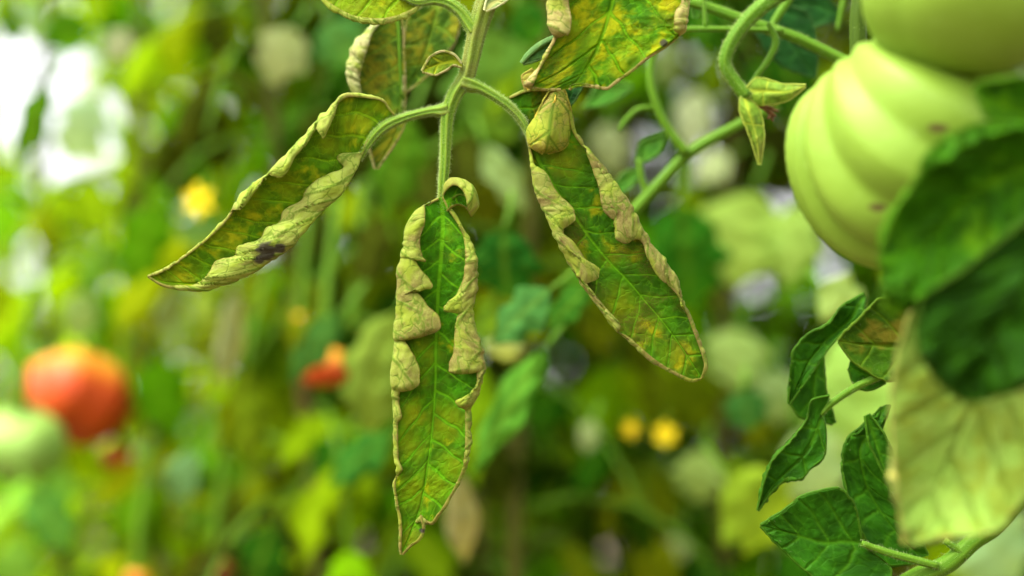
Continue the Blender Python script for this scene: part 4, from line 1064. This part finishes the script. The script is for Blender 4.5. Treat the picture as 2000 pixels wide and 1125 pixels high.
# middle leaflet
leaflet('leaflet', hero, F0 - 0.001, [(0, 862, 385), (1, 864, 415), (2, 865, 440), (3, 861, 510), (4, 856, 565), (5, 853, 636), (6, 851, 690), (7, 851, 725), (8, 848, 789), (9, 841, 865), (10, 831, 935), (11, 822, 985), (12, 810, 1020), (13, 796, 1055), (14, 785, 1082)],
        [(0, 856, 388), (0.4, 842, 395), (1, 826, 404), (1.5, 806, 423), (2, 792, 455), (3, 784, 505), (3.5, 778, 536), (4, 777, 575), (4.6, 775, 612), (5, 772, 646), (5.5, 773, 671), (6, 769, 705), (7, 768, 753), (8, 769, 824), (9, 771, 895), (9.45, 776, 926), (9.7, 770, 942), (11, 775, 984), (12, 782, 1031), (13, 781, 1066), (14, 783, 1082)],
        [(0, 866, 384), (0.5, 876, 404), (1, 888, 417), (1.5, 897, 431), (2, 910, 454), (2.6, 928, 490), (3, 932, 515), (4, 931, 558), (4.6, 923, 597), (5, 927, 622), (5.5, 936, 657), (6, 945, 689), (7, 948, 716), (7.4, 945, 738), (8, 932, 773), (8.4, 919, 805), (9, 919, 860), (9.5, 914, 892), (10, 903, 928), (11, 882, 967), (11.5, 858, 1004), (11.8, 842, 1022), (12.05, 822, 1008), (12.4, 828, 1031), (13, 816, 1056), (13.4, 802, 1066), (14, 786, 1083)],
        EL=[(0, 857, 389), (0.9, 829, 404), (1.5, 829, 433), (2.3, 820, 470), (2.75, 824, 501), (2.9, 832, 510), (3.0, 806, 500), (3.3, 818, 522), (3.9, 845, 558), (4.0, 842, 562), (4.12, 808, 568), (4.3, 820, 576), (4.6, 836, 598), (4.9, 857, 620), (5.05, 860, 637), (5.2, 848, 648), (5.32, 807, 660), (5.42, 786, 661), (5.55, 792, 670), (6.0, 808, 697), (6.6, 818, 725), (6.85, 818, 746), (6.97, 803, 759), (7.1, 780, 763), (7.5, 779, 785), (7.9, 785, 814), (8.05, 777, 826), (9, 778, 896), (9.25, 786, 917), (9.45, 777, 928), (9.7, 772, 944), (11, 777, 984), (12, 784, 1031), (13, 783, 1066), (14, 784, 1082)],
        ER=[(0, 864, 385), (0.6, 875, 408), (1.2, 886, 424), (2, 906, 463), (2.7, 909, 501), (3.3, 906, 536), (3.9, 893, 572), (4.3, 867, 600), (4.42, 866, 606), (4.55, 878, 611), (4.68, 900, 613), (4.78, 893, 617), (5.3, 888, 650), (6, 886, 686), (6.6, 876, 716), (6.75, 876, 726), (6.9, 899, 730), (7.05, 930, 728), (7.25, 930, 748), (7.7, 912, 771), (8.05, 889, 785), (8.2, 894, 793), (8.35, 909, 801), (8.6, 909, 816), (9, 909, 860), (9.6, 906, 905), (10.2, 896, 935), (11, 880, 966), (11.5, 857, 1003), (11.8, 841, 1021), (12.05, 821, 1008), (12.4, 826, 1031), (13, 815, 1055), (13.4, 801, 1065), (14, 786, 1083)],
        rows=420, mat=LEAFB, seed=52, rmax=0.0015, cup=0.0012, spots=[(824, 1036, 6)], yel=[(805, 810, 26, 0.95), (830, 690, 30, 0.6), (870, 830, 40, 0.6), (880, 905, 30, 0.6), (800, 870, 35, 0.6), (810, 960, 40, 0.65), (850, 950, 40, 0.6), (800, 1050, 30, 0.6), (815, 730, 22, 0.6), (870, 450, 14, 0.3)], hairs=1200, label='middle leaflet with ragged flaps rolled in from both margins')
leaflet('lobe', hero, F0 - 0.0015, [(0, 868, 398), (1, 882, 388, -1), (2, 898, 380, -1.5), (3, 914, 390, -2), (4, 922, 408, -1)],
        [(0, 866, 378), (0.6, 870, 360), (1.2, 884, 348, 1), (2, 908, 352, 1), (3, 929, 376), (3.6, 934, 400), (4, 922, 420)],
        [(0, 872, 412), (1, 884, 402), (2, 893, 398), (3, 908, 402), (4, 919, 415)],
        EL=[(0, 868, 380), (0.6, 872, 372), (1.2, 886, 362), (2, 900, 368), (3, 912, 392), (3.6, 914, 408), (4, 920, 422)], rows=120, mat=LEAFB, seed=57, cup=0.003, flat=20, rmax=0.0016, yel=[(883, 408, 10, 1)], hairs=150)
# broad right leaflet
zc = lambda l: Z(960, 160, 1.875, l)
leaflet('leaflet', hero, F0, [(0, 992, 196), (1, 1010, 214), (2, 1028, 245), (3, 1042, 290), (4, 1077, 357), (5, 1125, 427), (6, 1157, 472), (7, 1189, 510), (8, 1227, 549), (9, 1259, 587), (10, 1291, 624), (11, 1323, 667), (12, 1355, 715), (13, 1370, 738)],
        [(0, 990, 199), (1, 1006, 219), (2, 1024, 250), (3, 1036, 300), (3.5, 1038, 325), (4, 1043, 373), (5, 1067, 427), (6, 1088, 469), (7, 1120, 528), (8, 1152, 581), (9, 1191, 626), (10, 1228, 664), (11, 1280, 709), (12, 1330, 737), (12.5, 1352, 745), (13, 1368, 740)],
        [(0, 996, 190), (1, 1040, 172), (2, 1085, 172), (2.6, 1112, 205), (3, 1119, 245), (3.5, 1136, 276), (4, 1165, 313), (5, 1200, 363), (6, 1232, 411), (7, 1261, 461), (8, 1294, 500), (9, 1325, 549), (10, 1334, 585), (11, 1356, 636), (12, 1377, 695), (12.5, 1381, 715), (13, 1371, 738)],
        EL=[(0, 991, 199), (1, 1007, 218), (2, 1026, 250), (3, 1038, 302), (3.25, 1042, 322), (3.5, 1064, 336), (4.0, 1088, 373), (4.7, 1122, 412), (4.9, 1124, 428), (5.08, 1100, 448), (5.3, 1100, 455), (5.7, 1122, 477), (6.1, 1145, 507), (6.6, 1171, 527), (6.8, 1169, 541), (7.0, 1143, 556), (7.2, 1157, 568), (7.8, 1175, 590), (8.4, 1196, 614), (8.9, 1211, 636), (9.1, 1208, 645), (9.4, 1212, 650), (10, 1234, 666), (11, 1283, 706), (12, 1331, 733), (12.5, 1352, 741), (13, 1368, 739)],
        ER=[(0, 995, 192), (1, 1038, 178), (2, 1080, 178), (2.6, 1108, 210), (3, 1115, 248), (3.5, 1133, 280), (4, 1148, 300), (4.4, 1160, 335), (4.9, 1172, 370), (5.4, 1180, 411), (5.55, 1192, 424), (5.7, 1200, 430), (6.2, 1203, 466), (6.4, 1221, 475), (6.65, 1240, 466), (6.9, 1252, 470), (7.4, 1265, 503), (8, 1286, 542), (8.4, 1302, 556), (9.2, 1326, 583), (9.6, 1332, 598), (10.5, 1342, 615), (11, 1351, 638), (12, 1372, 696), (12.5, 1376, 714), (13, 1370, 737)],
        rows=400, mat=LEAFC, seed=53, veinw=0.00022, rmax=0.0013, cup=0.0012, yel=[(1100, 320, 35, 0.6), (1210, 600, 35, 0.7), (1270, 650, 30, 0.5), (1320, 700, 35, 0.6), (1195, 500, 22, 0.5), (1130, 480, 14, 0.6), (1060, 290, 20, 0.4)], hairs=1200, label='broad leaflet with narrow rolled margins and brown dust')
leaflet('folded_lobe', hero, F0 - 0.0055, [(0, 1088, 172, 4), (1, 1082, 200, 0.5), (2, 1076, 230, -1), (3, 1072, 262, -1.5), (4, 1068, 288, 0), (5, 1064, 300, 3)],
        [(0, 1076, 174, 4), (1, 1060, 200, 2), (2, 1045, 230, 2.5), (3, 1030, 260, 3), (4, 1036, 284, 3), (5, 1060, 300, 3.2)],
        [(0, 1102, 174, 4), (1, 1112, 205, 3), (2, 1118, 235, 4), (3, 1117, 262, 4.5), (4, 1100, 290, 4), (5, 1070, 300, 3.2)], rows=130, mat=PALEFOLD, seed=54, cup=-0.001, flat=26, wave=0.0005, vs=(0.009, 0.9), hairs=200, flip=True, label='yellowish lobe folded forward')
# upper leaflets
leaflet('leaflet', hero, F0 - 0.006, [(0, 1212, -90), (1, 1202, -20), (2, 1186, 40), (3, 1170, 85), (4, 1150, 125), (5, 1125, 160), (6, 1105, 174)],
        [(0, 1160, -90), (0.4, 1068, -60), (1, 1072, -10), (2, 1077, 52), (2.3, 1084, 70), (3, 1068, 103), (4, 1047, 142), (4.6, 1028, 164), (5, 1036, 171), (5.5, 1070, 176), (6, 1095, 176)],
        [(0, 1260, -90), (0.5, 1345, -50), (1, 1346, 0), (2, 1341, 54), (2.5, 1322, 74), (3, 1296, 94), (3.5, 1267, 112), (4, 1235, 138), (4.6, 1203, 161), (5, 1184, 174), (5.4, 1152, 169), (5.7, 1128, 166), (6, 1112, 175)],
        EL=[(0, 1160, -86), (0.4, 1110, -55), (1, 1112, -8), (2, 1116, 46), (2.15, 1112, 62), (2.35, 1088, 72), (3, 1072, 103), (4, 1051, 140), (4.5, 1044, 158), (4.8, 1038, 168), (5.5, 1070, 174), (6, 1095, 174)],
        ER=[(0, 1258, -88), (0.5, 1328, -50), (1, 1330, 0), (1.5, 1318, 30), (2, 1316, 56), (2.3, 1326, 68), (3, 1294, 93), (3.5, 1265, 111), (4, 1233, 136), (4.6, 1202, 158), (5, 1183, 171), (5.5, 1150, 167), (6, 1112, 174)],
        rows=300, mat=LEAFF, seed=55, rmax=0.0018, cup=0.0015, pucker=0.0007, wave=0.0012, spots=[(1296, 84, 7)], yel=[(1120, 60, 40, 0.7), (1160, 90, 30, 0.6), (1240, 95, 30, 0.7), (1210, 135, 22, 0.8), (1130, 20, 30, 0.6), (1300, 20, 25, 0.5)], vs=(0.009, 0.8), hairs=700, label='wide tattered leaflet, yellow and brown, cut by the upper edge')
leaflet('lobe', hero, F0 - 0.003, [(0, 1090, 75), (1, 1062, 90), (2, 1038, 108), (3, 1020, 124)], [(0, 1086, 68), (1, 1058, 80), (2, 1032, 100), (3, 1017, 122)], [(0, 1096, 90), (1, 1070, 110), (2, 1045, 120), (3, 1022, 126)],
        EL=[(0, 1090, 74), (1, 1063, 87), (2, 1037, 107), (3, 1020, 124)], rows=70, mat=green_leaf_mat('lobe_grey', (0.06, 0.17, 0.03), 5.0), seed=58, flat=16)
leaflet('lobe', hero, F0 - 0.004, [(0, 1050, 140), (1, 1036, 152), (2, 1030, 176)], [(0, 1040, 134), (1, 1020, 150), (2, 1026, 177)], [(0, 1060, 140), (1, 1046, 158), (2, 1034, 176)], rows=60, mat=bpy.data.materials['leaf_fold'], seed=59, flat=14, cup=-0.002)
leaflet('leaflet', hero, F0 + 0.001, [(0, 822, 2), (1, 800, -10), (2, 750, -30), (3, 690, -35), (4, 620, -20)], 
        [(0, 822, 8), (1, 805, 27), (2, 765, 43), (2.5, 738, 47), (3, 700, 42), (3.5, 655, 22), (4, 618, -12)],
        [(0, 822, -4), (1, 800, -60), (2, 740, -90), (3, 680, -90), (4, 620, -28)],
        EL=[(0, 821, 5), (1, 803, 20), (2, 764, 33), (2.5, 738, 36), (3, 702, 33), (3.5, 660, 17), (4, 619, -13)], rows=150, mat=LEAFA, seed=56, rmax=0.001, cup=0.002, yel=[(780, 20, 40, 0.8), (720, 15, 50, 0.7), (680, 10, 40, 0.6)], hairs=500)
leaflet('small_leaflet', hero, F0 - 0.002, [(0, 903, 128), (1, 890, 120), (2, 872, 122), (3, 850, 128), (4, 824, 139)], [(0, 902, 124), (1, 887, 107), (2, 866, 101), (3, 843, 109), (4, 824, 138)], [(0, 902, 132), (1, 886, 128), (2, 870, 139), (3, 850, 146), (4, 825, 141)], rows=90, mat=sick_leaf_mat('leaf_small', (0.12, 0.22, 0.008), (0.36, 0.36, 0.01), 0.4, 0.6, 2.0), seed=60, flat=20, cup=0.002, vs=(0.004, 0.7), hairs=250)
leaflet('small_leaflet', hero, F0 - 0.004, [(0, 948, 22), (1, 960, 8), (2, 985, -6), (3, 1010, -30)], [(0, 946, 20), (1, 950, 2), (2, 975, -18), (3, 1008, -32)], [(0, 950, 22), (1, 968, 14), (2, 990, 1), (3, 1012, -28)], rows=60, mat=green_leaf_mat('leaf_small_pale', (0.26, 0.38, 0.12), 8.0), seed=61, flat=14, cup=-0.001)
